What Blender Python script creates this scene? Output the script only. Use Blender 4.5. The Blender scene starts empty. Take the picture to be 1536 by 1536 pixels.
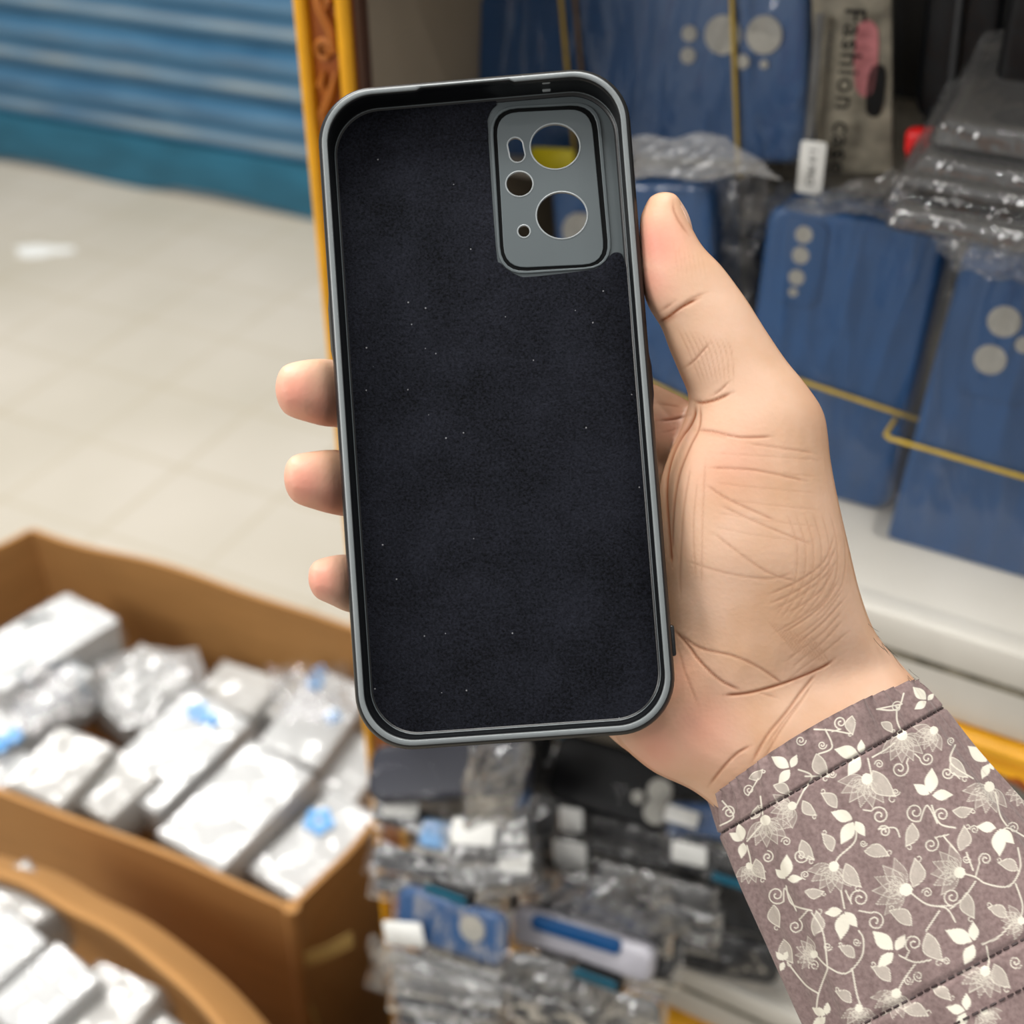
import bpy, bmesh, math, random
import numpy as np
from mathutils import Vector, Matrix

random.seed(7)
rng = np.random.default_rng(7)
SC = bpy.context.scene
COL = SC.collection

# ------------------------------------------------------------------ camera
F = 1900.0                      # focal length in pixels of the 1536 frame
CAM = np.array([0.0, 0.0, 1.4])
PITCH = math.radians(36)
FW = np.array([0, math.cos(PITCH), -math.sin(PITCH)])
UP = np.array([0, math.sin(PITCH), math.cos(PITCH)])
RT = np.array([1.0, 0, 0])
cd = bpy.data.cameras.new('camera')
cam = bpy.data.objects.new('camera', cd)
COL.objects.link(cam)
cam.location = CAM
cam.rotation_euler = (math.radians(90) - PITCH, 0, 0)
cd.sensor_width = 36.0
cd.lens = 36.0 * F / 1536.0
cd.clip_start = 0.01
cd.dof.use_dof = True
cd.dof.focus_distance = 0.321
cd.dof.aperture_fstop = 10.0
SC.camera = cam

# ------------------------------------------------------------------ world, lamps, exposure
w = bpy.data.worlds.new('world')
SC.world = w
w.use_nodes = True
w.node_tree.nodes['Background'].inputs[0].default_value = (1.0, 0.975, 0.94, 1)
w.node_tree.nodes['Background'].inputs[1].default_value = 0.36


def tube_lamp(name, loc, length, width, power, yaw, tilt=0.0, color=(1, 0.98, 0.94)):
    l = bpy.data.lights.new(name, 'AREA')
    l.shape = 'RECTANGLE'
    l.size = length
    l.size_y = width
    l.energy = power
    l.color = color
    o = bpy.data.objects.new(name, l)
    COL.objects.link(o)
    o.location = loc
    o.rotation_euler = (tilt, 0, yaw)
    return o


tube_lamp('ceiling_tube_light', (-0.15, 0.60, 2.75), 1.3, 0.45, 28, math.radians(12))
def aimed_lamp(name, loc, target, sx, sy, power, color=(1, 0.98, 0.95)):
    o = tube_lamp(name, loc, sx, sy, power, 0, 0, color)
    d = Vector(target) - Vector(loc)
    o.rotation_euler = d.to_track_quat('-Z', 'Y').to_euler()
    return o


aimed_lamp('added_left_light', (-1.5, -0.22, 1.86), (0, 0.3, 1.2), 0.9, 0.55, 14)  # added lamp at left, placed so the case rim catches light
for bx_, by_, bz_ in ((0.5, -0.35, 2.4), (-0.55, -0.75, 2.3), (0.15, 0.05, 2.6), (-0.9, 0.7, 2.6), (0.9, 0.2, 2.5)):  # added point lights that put glints on the crinkled film
    l = bpy.data.lights.new('glint_light', 'POINT'); l.energy = 4.5; l.shadow_soft_size = 0.025; l.color = (1, 0.98, 0.95)
    o = bpy.data.objects.new('glint_light', l); COL.objects.link(o); o.location = (bx_, by_, bz_)
tube_lamp('ceiling_tube_light', (-1.3, 2.1, 2.9), 1.6, 0.3, 84, math.radians(-25))
SC.view_settings.view_transform = 'Standard'
SC.view_settings.look = 'None'
SC.view_settings.exposure = 0.16
SC.view_settings.gamma = 1.0
SC.view_settings.use_curve_mapping = False
SC.cycles.use_denoising = True
SC.cycles.transparent_max_bounces = 24
SC.cycles.max_bounces = 8
SC.cycles.caustics_reflective = False
SC.cycles.caustics_refractive = False
SC.cycles.sample_clamp_indirect = 6.0

# ------------------------------------------------------------------ geometry helpers
EX = np.array([0.879, -0.477, 0.0]); EX /= np.linalg.norm(EX)      # along the display, to the right
EN = np.array([-EX[1] * -1, -EX[0], 0.0])                          # out of the display, to the viewer
EZ = np.array([0, 0, 1.0])


def ray(x, y):
    return FW + RT * (x - 768) / F - UP * (y - 768) / F


def P(x, y, d):
    return CAM + ray(x, y) * d


def onz(x, y, z):
    q = ray(x, y)
    return CAM + q * (z - CAM[2]) / q[2]


O0 = P(1290, 530, 0.58); O0[2] = 0.0


def DL(s, t, z):
    return O0 + EX * s + EN * t + EZ * z


def onpl(x, y, p0, n):
    q = ray(x, y)
    return CAM + q * (((p0 - CAM) @ n) / (q @ n))


def D(x, y, t):
    return onpl(x, y, O0 + EN * t, EN)


def unit(v):
    v = np.asarray(v, float)
    return v / np.linalg.norm(v)


def proj(V):
    v = np.asarray(V) - CAM
    z = v @ FW
    return np.stack([768 + F * (v @ RT) / z, 768 - F * (v @ UP) / z], -1)


def empty(name, loc, label, cat, group=None):
    o = bpy.data.objects.new(name, None)
    COL.objects.link(o)
    o.empty_display_size = 0.02
    o.location = loc
    tag(o, label, cat, group)
    return o


def tag(o, label=None, cat=None, group=None, kind=None):
    if label: o['label'] = label
    if cat: o['category'] = cat
    if group: o['group'] = group
    if kind: o['kind'] = kind
    return o


def origin_of(o):
    t = np.zeros(3)
    while o is not None:
        t = t + np.array(o.location)
        o = o.parent
    return t


def mk(name, V, Fc, mat, parent=None, smooth=True, base=None):
    """one mesh object from world-space vertices"""
    V = np.asarray(V, float)
    if parent is not None:
        org = origin_of(parent)
        loc = np.zeros(3)
    else:
        loc = np.array(base) if base is not None else np.array([V[:, 0].mean(), V[:, 1].mean(), V[:, 2].min()])
        org = loc
    me = bpy.data.meshes.new(name)
    me.from_pydata((V - org).tolist(), [], [list(map(int, f)) for f in Fc])
    me.update()
    bm = bmesh.new(); bm.from_mesh(me)
    bmesh.ops.recalc_face_normals(bm, faces=bm.faces)
    bm.to_mesh(me); bm.free()
    if smooth:
        me.polygons.foreach_set('use_smooth', [True] * len(me.polygons))
        me.set_sharp_from_angle(angle=math.radians(50))
    o = bpy.data.objects.new(name, me)
    COL.objects.link(o)
    if mat: me.materials.append(mat)
    o.location = loc
    if parent is not None: o.parent = parent
    return o


class MB:
    """collects pieces of ONE part"""
    def __init__(s): s.V = []; s.F = []; s.n = 0
    def add(s, V, Fc):
        s.V.append(np.asarray(V, float)); s.F += [[i + s.n for i in f] for f in Fc]; s.n += len(V); return s
    def build(s, name, mat, parent=None, **k): return mk(name, np.concatenate(s.V), s.F, mat, parent, **k)


def rrect(w, l, r, n=8):
    pts = []
    for cx, cy, a0 in ((w/2-r, l/2-r, 0), (-w/2+r, l/2-r, 90), (-w/2+r, -l/2+r, 180), (w/2-r, -l/2+r, 270)):
        for k in range(n + 1):
            a = math.radians(a0 + 90 * k / n)
            pts.append((cx + r * math.cos(a), cy + r * math.sin(a)))
    return np.array(pts)


def loft(rings, closed=True, cap0=True, cap1=True):
    n = len(rings[0]); V = np.concatenate(rings); Fc = []
    for i in range(len(rings) - 1):
        for j in range(n if closed else n - 1):
            k = (j + 1) % n
            Fc.append((i*n+j, i*n+k, (i+1)*n+k, (i+1)*n+j))
    if cap0: Fc.append(list(range(n))[::-1])
    if cap1: Fc.append([(len(rings)-1)*n + j for j in range(n)])
    return V, Fc


def rbox(w, l, t, r, b, n=8, nb=4):
    """rounded slab in local coordinates, thickness along z from -t/2 to t/2"""
    rings = []
    for k in range(nb + 1):
        a = math.pi / 2 * k / nb
        ins = b * (1 - math.sin(a)); z = -t/2 + b * (1 - math.cos(a))
        rings.append(np.c_[rrect(w-2*ins, l-2*ins, max(r-ins, 1e-4), n), np.full(4*(n+1), z)])
    for k in range(nb, -1, -1):
        a = math.pi / 2 * k / nb
        ins = b * (1 - math.sin(a)); z = t/2 - b * (1 - math.cos(a))
        rings.append(np.c_[rrect(w-2*ins, l-2*ins, max(r-ins, 1e-4), n), np.full(4*(n+1), z)])
    return loft(rings)


def boxv(x0, x1, y0, y1, z0, z1):
    V = np.array([(x, y, z) for z in (z0, z1) for y in (y0, y1) for x in (x0, x1)], float)
    return V, [(0, 2, 3, 1), (4, 5, 7, 6), (0, 1, 5, 4), (2, 6, 7, 3), (0, 4, 6, 2), (1, 3, 7, 5)]


def dbox(s0, s1, t0, t1, z0, z1, b=0.0015):
    """slightly bevelled board in display coordinates"""
    V, Fc = rbox(s1-s0, t1-t0, z1-z0, max(b, 1e-4)*1.2, b, 2, 2)
    c = np.array([(s0+s1)/2, (t0+t1)/2, (z0+z1)/2])
    V = V + c
    return O0 + V[:, :1]*EX + V[:, 1:2]*EN + V[:, 2:]*EZ, Fc


class Fr:
    """frame: c centre, x right, y up the face, n out of the face"""
    def __init__(s, c, x, y, n, w=0, l=0): s.c, s.x, s.y, s.n, s.w, s.l = map(lambda a: a, (c, x, y, n, w, l))
    def W(s, V):
        V = np.asarray(V, float)
        return s.c + V[..., 0:1]*s.x + V[..., 1:2]*s.y + V[..., 2:3]*s.n
    def L(s, px, py):
        p = onpl(px, py, s.c, s.n) - s.c
        return np.array([p @ s.x, p @ s.y])
    def shift(s, dx=0, dy=0, dn=0): return Fr(s.c + s.x*dx + s.y*dy + s.n*dn, s.x, s.y, s.n, s.w, s.l)
    def turn(s, a):
        c, q = math.cos(a), math.sin(a)
        return Fr(s.c, s.x*c + s.y*q, s.y*c - s.x*q, s.n, s.w, s.l)


def qframe(quad, p0, n):
    """best rectangle on a plane through the four pixel corners TL TR BR BL"""
    n = unit(n)
    q = [onpl(x, y, p0, n) for x, y in quad]
    c = sum(q) / 4
    x = (q[1] - q[0]) + (q[2] - q[3]); wd = np.linalg.norm(x) / 2
    y = (q[0] - q[3]) + (q[1] - q[2]); ln = np.linalg.norm(y) / 2
    y = y - n * (y @ n); x = x - n * (x @ n)
    xs = unit(unit(x) + np.cross(unit(y), n)); ys = np.cross(n, xs)
    return Fr(c, xs, ys, n, wd, ln)


def tubev(path, r, seg=8, closed=False, flat=None):
    path = np.asarray(path, float); m = len(path); rings = []
    T = np.zeros_like(path)
    for i in range(m):
        a = path[(i-1) % m] if closed or i > 0 else path[i]
        b = path[(i+1) % m] if closed or i < m-1 else path[i]
        T[i] = unit(b - a + 1e-12)
    nrm = unit(np.cross(T[0], [0.31, 0.52, 0.79]))
    for i in range(m):
        nrm = unit(nrm - T[i]*(nrm @ T[i])); bi = np.cross(T[i], nrm)
        rr = r[i] if hasattr(r, '__len__') else r
        rings.append(np.array([path[i] + rr*(math.cos(a)*nrm + math.sin(a)*bi) for a in np.linspace(0, 2*math.pi, seg, endpoint=False)]))
    if closed:
        V = np.concatenate(rings); Fc = []
        for i in range(m):
            i2 = (i+1) % m
            for j in range(seg):
                k = (j+1) % seg
                Fc.append((i*seg+j, i*seg+k, i2*seg+k, i2*seg+j))
        return V, Fc
    return loft(rings)


def discv(fr, u, v, r, z0, z1, n=24, r2=None):
    a = np.linspace(0, 2*math.pi, n, endpoint=False)
    ry = r if r2 is None else r2
    A = np.c_[u + r*np.cos(a), v + ry*np.sin(a), np.full(n, z0)]
    B = np.c_[u + r*np.cos(a), v + ry*np.sin(a), np.full(n, z1)]
    V, Fc = loft([A, B])
    return fr.W(V), Fc


def filled(polys, z0, z1, bevel=0.0):
    """2D outline with holes (list of point lists), extruded: local vertices and faces"""
    cu = bpy.data.curves.new('tmp', 'CURVE')
    cu.dimensions = '2D'; cu.fill_mode = 'BOTH'
    cu.extrude = max((z1 - z0)/2 - bevel, 0); cu.bevel_depth = bevel; cu.bevel_resolution = 1
    if bevel: cu.offset = -bevel
    for pl in polys:
        sp = cu.splines.new('POLY'); sp.points.add(len(pl)-1)
        for p, q in zip(sp.points, pl): p.co = (q[0], q[1], 0, 1)
        sp.use_cyclic_u = True
    o = bpy.data.objects.new('tmp', cu); COL.objects.link(o)
    dg = bpy.context.evaluated_depsgraph_get()
    me = o.evaluated_get(dg).to_mesh()
    V = np.array([v.co[:] for v in me.vertices]); Fc = [list(p.vertices) for p in me.polygons]
    bpy.data.objects.remove(o); bpy.data.curves.remove(cu)
    V[:, 2] += (z0 + z1) / 2
    return V, Fc


def textv(txt, size, spacing=1.0, ext=0.0001, bold=0.0):
    cu = bpy.data.curves.new('tmp', 'FONT')
    cu.body = txt; cu.size = size; cu.extrude = ext; cu.space_character = spacing; cu.align_x = 'LEFT'
    cu.offset = bold; cu.resolution_u = 3
    o = bpy.data.objects.new('tmp', cu); COL.objects.link(o)
    dg = bpy.context.evaluated_depsgraph_get()
    me = o.evaluated_get(dg).to_mesh()
    V = np.array([v.co[:] for v in me.vertices]); Fc = [list(p.vertices) for p in me.polygons]
    bpy.data.objects.remove(o); bpy.data.curves.remove(cu)
    return V, Fc


def smooth_poly(pts, sub=6, closed=False):
    pts = np.asarray(pts, float); m = len(pts); out = []
    for i in range(m if closed else m-1):
        g = (lambda k: pts[k % m]) if closed else (lambda k: pts[min(max(k, 0), m-1)])
        p0, p1, p2, p3 = g(i-1), g(i), g(i+1), g(i+2)
        for j in range(sub):
            t = j / sub
            out.append(0.5*((2*p1) + (p2-p0)*t + (2*p0-5*p1+4*p2-p3)*t*t + (3*p1-p0-3*p2+p3)*t**3))
    if not closed: out.append(pts[-1])
    return np.array(out)


# ------------------------------------------------------------------ materials
def lin(c):
    c = np.array(c[:3], float) / 255.0
    return tuple(np.where(c <= 0.04045, c/12.92, ((c+0.055)/1.055)**2.4)) + (1.0,)


def pmat(name, rgb, rough=0.5, var=0.12, vscale=30.0, bump=0.0, bscale=200.0, spec=0.5, rgb2=None, metal=0.0, stretch=(1, 1, 1), coat=0.0, bdist=0.001):
    m = bpy.data.materials.new(name); m.use_nodes = True
    nt = m.node_tree; N = nt.nodes; Lk = nt.links
    b = N['Principled BSDF']
    tc = N.new('ShaderNodeTexCoord'); mp = N.new('ShaderNodeMapping'); mp.inputs['Scale'].default_value = stretch
    Lk.new(tc.outputs['Object'], mp.inputs[0])
    nz = N.new('ShaderNodeTexNoise'); nz.inputs['Scale'].default_value = vscale; nz.inputs['Detail'].default_value = 4
    Lk.new(mp.outputs[0], nz.inputs['Vector'])
    rp = N.new('ShaderNodeValToRGB')
    c = np.array(lin(rgb)[:3]); c2 = np.array(lin(rgb2)[:3]) if rgb2 else c
    rp.color_ramp.elements[0].position = 0.32; rp.color_ramp.elements[1].position = 0.68
    rp.color_ramp.elements[0].color = tuple(c*(1-var)) + (1,)
    rp.color_ramp.elements[1].color = tuple(np.minimum(c2*(1+var), 1)) + (1,)
    Lk.new(nz.outputs['Fac'], rp.inputs[0]); Lk.new(rp.outputs[0], b.inputs['Base Color'])
    b.inputs['Roughness'].default_value = rough
    b.inputs['Metallic'].default_value = metal
    b.inputs['Specular IOR Level'].default_value = spec
    if coat: b.inputs['Coat Weight'].default_value = coat; b.inputs['Coat Roughness'].default_value = 0.1
    if bump:
        n2 = N.new('ShaderNodeTexNoise'); n2.inputs['Scale'].default_value = bscale; n2.inputs['Detail'].default_value = 3
        Lk.new(mp.outputs[0], n2.inputs['Vector'])
        bp = N.new('ShaderNodeBump'); bp.inputs['Strength'].default_value = bump; bp.inputs['Distance'].default_value = bdist
        Lk.new(n2.outputs['Fac'], bp.inputs['Height']); Lk.new(bp.outputs[0], b.inputs['Normal'])
    return m


def plastic_film(name, haze=0.05, gloss=0.16, scale=45.0, strength=0.6, tint=(1, 1, 1), stretch=(1, 1, 1), rough=0.09):
    """crinkled clear film: mostly see-through, glossy, slightly milky"""
    m = bpy.data.materials.new(name); m.use_nodes = True
    nt = m.node_tree; N = nt.nodes; Lk = nt.links
    N.remove(N['Principled BSDF']); out = N['Material Output']
    tc = N.new('ShaderNodeTexCoord'); mp = N.new('ShaderNodeMapping'); mp.inputs['Scale'].default_value = stretch
    Lk.new(tc.outputs['Object'], mp.inputs[0])
    n1 = N.new('ShaderNodeTexNoise'); n1.inputs['Scale'].default_value = scale; n1.inputs['Detail'].default_value = 3
    n1.inputs['Distortion'].default_value = 1.2
    Lk.new(mp.outputs[0], n1.inputs['Vector'])
    n2 = N.new('ShaderNodeTexVoronoi'); n2.inputs['Scale'].default_value = scale*1.3; n2.feature = 'SMOOTH_F1'
    Lk.new(mp.outputs[0], n2.inputs['Vector'])
    ad = N.new('ShaderNodeMath'); ad.operation = 'ADD'
    Lk.new(n1.outputs['Fac'], ad.inputs[0]); Lk.new(n2.outputs['Distance'], ad.inputs[1])
    bp = N.new('ShaderNodeBump'); bp.inputs['Strength'].default_value = strength; bp.inputs['Distance'].default_value = 0.006
    Lk.new(ad.outputs[0], bp.inputs['Height'])
    tr = N.new('ShaderNodeBsdfTransparent'); tr.inputs[0].default_value = tuple(tint) + (1,)
    gl = N.new('ShaderNodeBsdfGlossy'); gl.inputs['Roughness'].default_value = rough
    df = N.new('ShaderNodeBsdfDiffuse'); df.inputs[0].default_value = (0.58, 0.58, 0.58, 1)
    Lk.new(bp.outputs[0], gl.inputs['Normal'])
    fr = N.new('ShaderNodeLayerWeight'); fr.inputs['Blend'].default_value = 0.25
    Lk.new(bp.outputs[0], fr.inputs['Normal'])
    mu = N.new('ShaderNodeMath'); mu.operation = 'MULTIPLY_ADD'; mu.inputs[1].default_value = gloss*1.7; mu.inputs[2].default_value = gloss*0.22
    Lk.new(fr.outputs['Fresnel'], mu.inputs[0])
    m1 = N.new('ShaderNodeMixShader'); m1.inputs[0].default_value = haze
    Lk.new(tr.outputs[0], m1.inputs[1]); Lk.new(df.outputs[0], m1.inputs[2])
    m2 = N.new('ShaderNodeMixShader')
    Lk.new(mu.outputs[0], m2.inputs[0]); Lk.new(m1.outputs[0], m2.inputs[1]); Lk.new(gl.outputs[0], m2.inputs[2])
    Lk.new(m2.outputs[0], out.inputs['Surface'])
    return m


M = {}
M['tile'] = None
M['blue_case'] = pmat('blue_silicone', (6, 76, 132), 0.42, 0.06, 40, 0.05, 900)
M['navy'] = pmat('dark_navy_silicone', (20, 23, 38), 0.45, 0.05, 40)
M['black_case'] = pmat('black_silicone', (8, 9, 12), 0.38, 0.08, 40, spec=0.2)
M['teal'] = pmat('teal_plastic', (14, 98, 124), 0.4, 0.08, 60)
M['lightblue'] = pmat('light_blue_plastic', (112, 158, 205), 0.45, 0.06, 60)
M['lavender'] = pmat('pale_grey_plastic', (205, 203, 212), 0.4, 0.04, 60)
M['greypack'] = pmat('grey_backing_card', (104, 104, 103), 0.5, 0.22, 70)
M['darkpack'] = pmat('charcoal_backing_card', (40, 41, 43), 0.45, 0.25, 70)
M['opening'] = pmat('grey_liner_in_opening', (172, 170, 162), 0.6, 0.10, 300)
M['band'] = pmat('yellow_rubber', (196, 164, 52), 0.5, 0.10, 200)
M['bandbrown'] = pmat('brown_rubber', (120, 92, 44), 0.5, 0.10, 200)
M['label'] = pmat('white_sticker_paper', (226, 226, 222), 0.55, 0.03, 60)
M['ink'] = pmat('black_print', (8, 8, 9), 0.6, 0.05, 60, spec=0.1)
M['greyink'] = pmat('grey_print', (40, 40, 38), 0.5, 0.05, 60)
M['red'] = pmat('red_plastic', (226, 18, 22), 0.4, 0.05, 60)
M['pink'] = pmat('dusty_pink_card', (178, 104, 108), 0.5, 0.10, 60)
M['yellow'] = pmat('yellow_card', (206, 190, 22), 0.5, 0.06, 60)
M['olive'] = pmat('olive_card', (128, 122, 108), 0.6, 0.38, 90, spec=0.2)
M['whitebox'] = pmat('white_card_box', (212, 213, 213), 0.5, 0.03, 30)
M['greybox'] = pmat('off_white_card_box', (190, 187, 181), 0.55, 0.05, 30)
M['bluemark'] = pmat('sky_blue_print', (92, 165, 228), 0.5, 0.05, 60)
M['film'] = plastic_film('clear_film', 0.012, 0.26, 34, 1.0, stretch=(1.5, 1.5, 0.30), rough=0.16)
M['film_long'] = plastic_film('clear_film_pulled', 0.018, 0.30, 28, 1.0, stretch=(1.5, 1.5, 0.35), rough=0.14)
M['film_milky'] = plastic_film('milky_film', 0.30, 0.17, 18, 0.5, rough=0.14)
M['film_silver'] = plastic_film('silvery_film', 0.16, 0.55, 26, 0.8, rough=0.08)
M['film_grey'] = plastic_film('crumpled_film', 0.045, 0.17, 34, 0.75, rough=0.07)
M['film_pile'] = plastic_film('shiny_film', 0.010, 0.36, 34, 0.9, rough=0.06)
M['film_dark'] = plastic_film('taut_film', 0.002, 0.04, 24, 0.4, rough=0.07)
M['card'] = pmat('brown_cardboard', (172, 126, 74), 0.75, 0.07, 14, 0.15, 300, 0.3, stretch=(1, 1, 6))
M['card_in'] = pmat('brown_cardboard_inside', (158, 112, 62), 0.75, 0.07, 12, 0.15, 300, 0.3)
M['tape'] = pmat('packing_tape', (176, 150, 92), 0.3, 0.12, 40)
M['cream'] = pmat('cream_painted_wood', (208, 203, 192), 0.45, 0.05, 9, 0.08, 60, rgb2=(216, 212, 203))
M['greypanel'] = pmat('grey_brown_board', (150, 138, 120), 0.6, 0.06, 14)
M['darkback'] = pmat('dark_board', (46, 44, 43), 0.6, 0.10, 14)
M['gold'] = pmat('golden_varnish', (232, 166, 22), 0.35, 0.10, 30, 0.08, 80)
M['goldwood'] = pmat('brown_gilt_moulding', (140, 70, 8), 0.35, 0.22, 40, 0.15, 120)
M['darkwood'] = pmat('dark_brown_wood', (70, 42, 24), 0.45, 0.15, 30)
M['goldlite'] = pmat('gilt_relief', (168, 98, 30), 0.35, 0.12, 90)


def floor_mat():
    m = pmat('beige_floor_tile', (184, 176, 160), 0.42, 0.04, 2.0, 0.0, rgb2=(190, 182, 169))
    nt = m.node_tree; N = nt.nodes; Lk = nt.links; b = N['Principled BSDF']
    tc = N.new('ShaderNodeTexCoord'); mp = N.new('ShaderNodeMapping')
    mp.inputs['Rotation'].default_value = (0, 0, math.radians(26)); mp.inputs['Location'].default_value = (0.075, 0.115, 0)
    Lk.new(tc.outputs['Object'], mp.inputs[0])
    br = N.new('ShaderNodeTexBrick'); br.offset = 0.0; br.inputs['Scale'].default_value = 1.0
    br.inputs['Mortar Size'].default_value = 0.006; br.inputs['Mortar Smooth'].default_value = 0.3
    br.inputs['Brick Width'].default_value = 0.236; br.inputs['Row Height'].default_value = 0.236
    Lk.new(mp.outputs[0], br.inputs['Vector'])
    mx = N.new('ShaderNodeMix'); mx.data_type = 'RGBA'
    old = b.inputs['Base Color'].links[0].from_socket
    dk = N.new('ShaderNodeTexNoise'); dk.inputs['Scale'].default_value = 7
    Lk.new(tc.outputs['Object'], dk.inputs['Vector'])
    mm = N.new('ShaderNodeMath'); mm.operation = 'MULTIPLY'
    Lk.new(br.outputs['Fac'], mm.inputs[0]); Lk.new(dk.outputs['Fac'], mm.inputs[1])
    Lk.new(mm.outputs[0], mx.inputs[0]); Lk.new(old, mx.inputs[6]); mx.inputs[7].default_value = lin((172, 161, 138))
    Lk.new(mx.outputs[2], b.inputs['Base Color'])
    return m


M['tile'] = floor_mat()
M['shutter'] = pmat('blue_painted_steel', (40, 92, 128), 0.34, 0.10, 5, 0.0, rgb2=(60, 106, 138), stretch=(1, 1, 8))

M['low_strip'] = pmat('teal_lower_strip', (22, 82, 104), 0.4, 0.10, 6, rgb2=(30, 92, 116), stretch=(1, 1, 6))

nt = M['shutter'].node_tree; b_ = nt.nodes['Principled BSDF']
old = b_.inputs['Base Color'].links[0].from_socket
a_ = nt.nodes.new('ShaderNodeAttribute'); a_.attribute_name = 'pale_bands'
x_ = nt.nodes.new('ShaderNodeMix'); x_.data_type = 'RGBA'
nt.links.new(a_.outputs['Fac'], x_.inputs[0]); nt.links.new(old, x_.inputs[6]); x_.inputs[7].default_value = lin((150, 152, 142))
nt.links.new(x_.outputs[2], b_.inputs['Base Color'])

# ------------------------------------------------------------------ the setting
V, Fc = boxv(-4.5, 3.0, -1.5, 6.0, -0.05, 0.0)
tag(mk('floor', V, Fc, M['tile'], smooth=False), 'beige tiled floor of the aisle', None, None, 'structure')

# roller shutter across the aisle
A = np.array([-1.565, 3.767, 0.0]); B = np.array([-0.55, 3.318, 0.0])
sd = unit(B - A); sn = np.array([sd[1], -sd[0], 0]); sn = sn if sn @ (CAM - A) > 0 else -sn
zs = np.linspace(0.02, 2.3, 460); prof = []
for z in zs:
    ph = (z / 0.152) % 1.0
    d = float(np.interp(ph, [0, .10, .16, .30, .36, .50, .57, .62, .74, .80, 1.0], [0, .021, .023, .011, .010, .012, .020, .021, .012, .011, 0]))
    prof.append(d if z > 0.15 else 0.014 + 0.010*math.exp(-((z-0.02)/0.012)**2))
us = np.linspace(-2.2, 2.6, 41)
V = []
for u in us:
    for z, d in zip(zs, prof):
        lift = 0.012 * math.sin(u * 9.0) * max(0, 1 - z / 0.06) + (0.02 * max(0, 1 - abs(u - 0.72) / 0.12) if z < 0.06 else 0)
        V.append(A + sd*u + sn*d + EZ*(z + lift))
for u in us:
    for z in zs: V.append(A + sd*u - sn*0.01 + EZ*z)
n = len(zs); nu = len(us); Fc = []
for off in (0, n*nu):
    for i in range(nu-1):
        for j in range(n-1): Fc.append((off+i*n+j, off+(i+1)*n+j, off+(i+1)*n+j+1, off+i*n+j+1))
for i in range(nu-1):
    for j in (0, n-1): Fc.append((i*n+j, (i+1)*n+j, n*nu+(i+1)*n+j, n*nu+i*n+j))
for i in (0, nu-1):
    for j in range(n-1): Fc.append((i*n+j, i*n+j+1, n*nu+i*n+j+1, n*nu+i*n+j))
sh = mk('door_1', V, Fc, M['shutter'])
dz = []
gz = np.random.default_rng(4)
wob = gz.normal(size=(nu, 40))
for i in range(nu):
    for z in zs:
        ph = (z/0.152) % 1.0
        k = math.exp(-((ph-0.24)/0.055)**2) + 0.35*math.exp(-((ph-0.68)/0.05)**2)  # paler, uneven bands along the slat ridges
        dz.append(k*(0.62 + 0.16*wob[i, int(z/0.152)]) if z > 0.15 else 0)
at = sh.data.attributes.new('pale_bands', 'FLOAT', 'POINT')
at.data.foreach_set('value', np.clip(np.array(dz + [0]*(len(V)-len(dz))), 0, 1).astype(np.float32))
r0 = [A + sd*-2.2 + sn*q + EZ*z for q, z in ((0.012, 0.012), (0.030, 0.012), (0.030, 0.150), (0.026, 0.156), (0.012, 0.156))]
r1 = []
for u in us:
    r1.append(np.array([p + sd*(u+2.2) + EZ*((0.010*math.sin(u*9.0) + 0.02*max(0, 1 - abs(u - 0.72)/0.12)) if k < 2 else 0) for k, p in enumerate(r0)]))
mk('bottom_strip', *loft(r1), M['low_strip'], sh)  # separate strip along the bottom, darker teal than the slats
tag(sh, 'blue corrugated roller shutter closed down to the floor', None, None, 'structure')

# scrap of paper on the floor
c = onz(62, 378, 0.0)
a = np.linspace(0, 2*math.pi, 14, endpoint=False)
rr = 1 + 0.25*np.sin(3*a + 1)
Vp = np.c_[c[0] + 0.075*np.cos(a)*rr, c[1] + 0.035*np.sin(a)*rr, 0.004 + 0.003*np.sin(5*a)]
Vb = Vp.copy(); Vb[:, 2] = 0.001
V, Fc = loft([Vb, Vp])
tag(mk('paper_scrap', V, Fc, M['label']), 'small white scrap of paper lying on the floor tiles near the shutter', 'paper')

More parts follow.
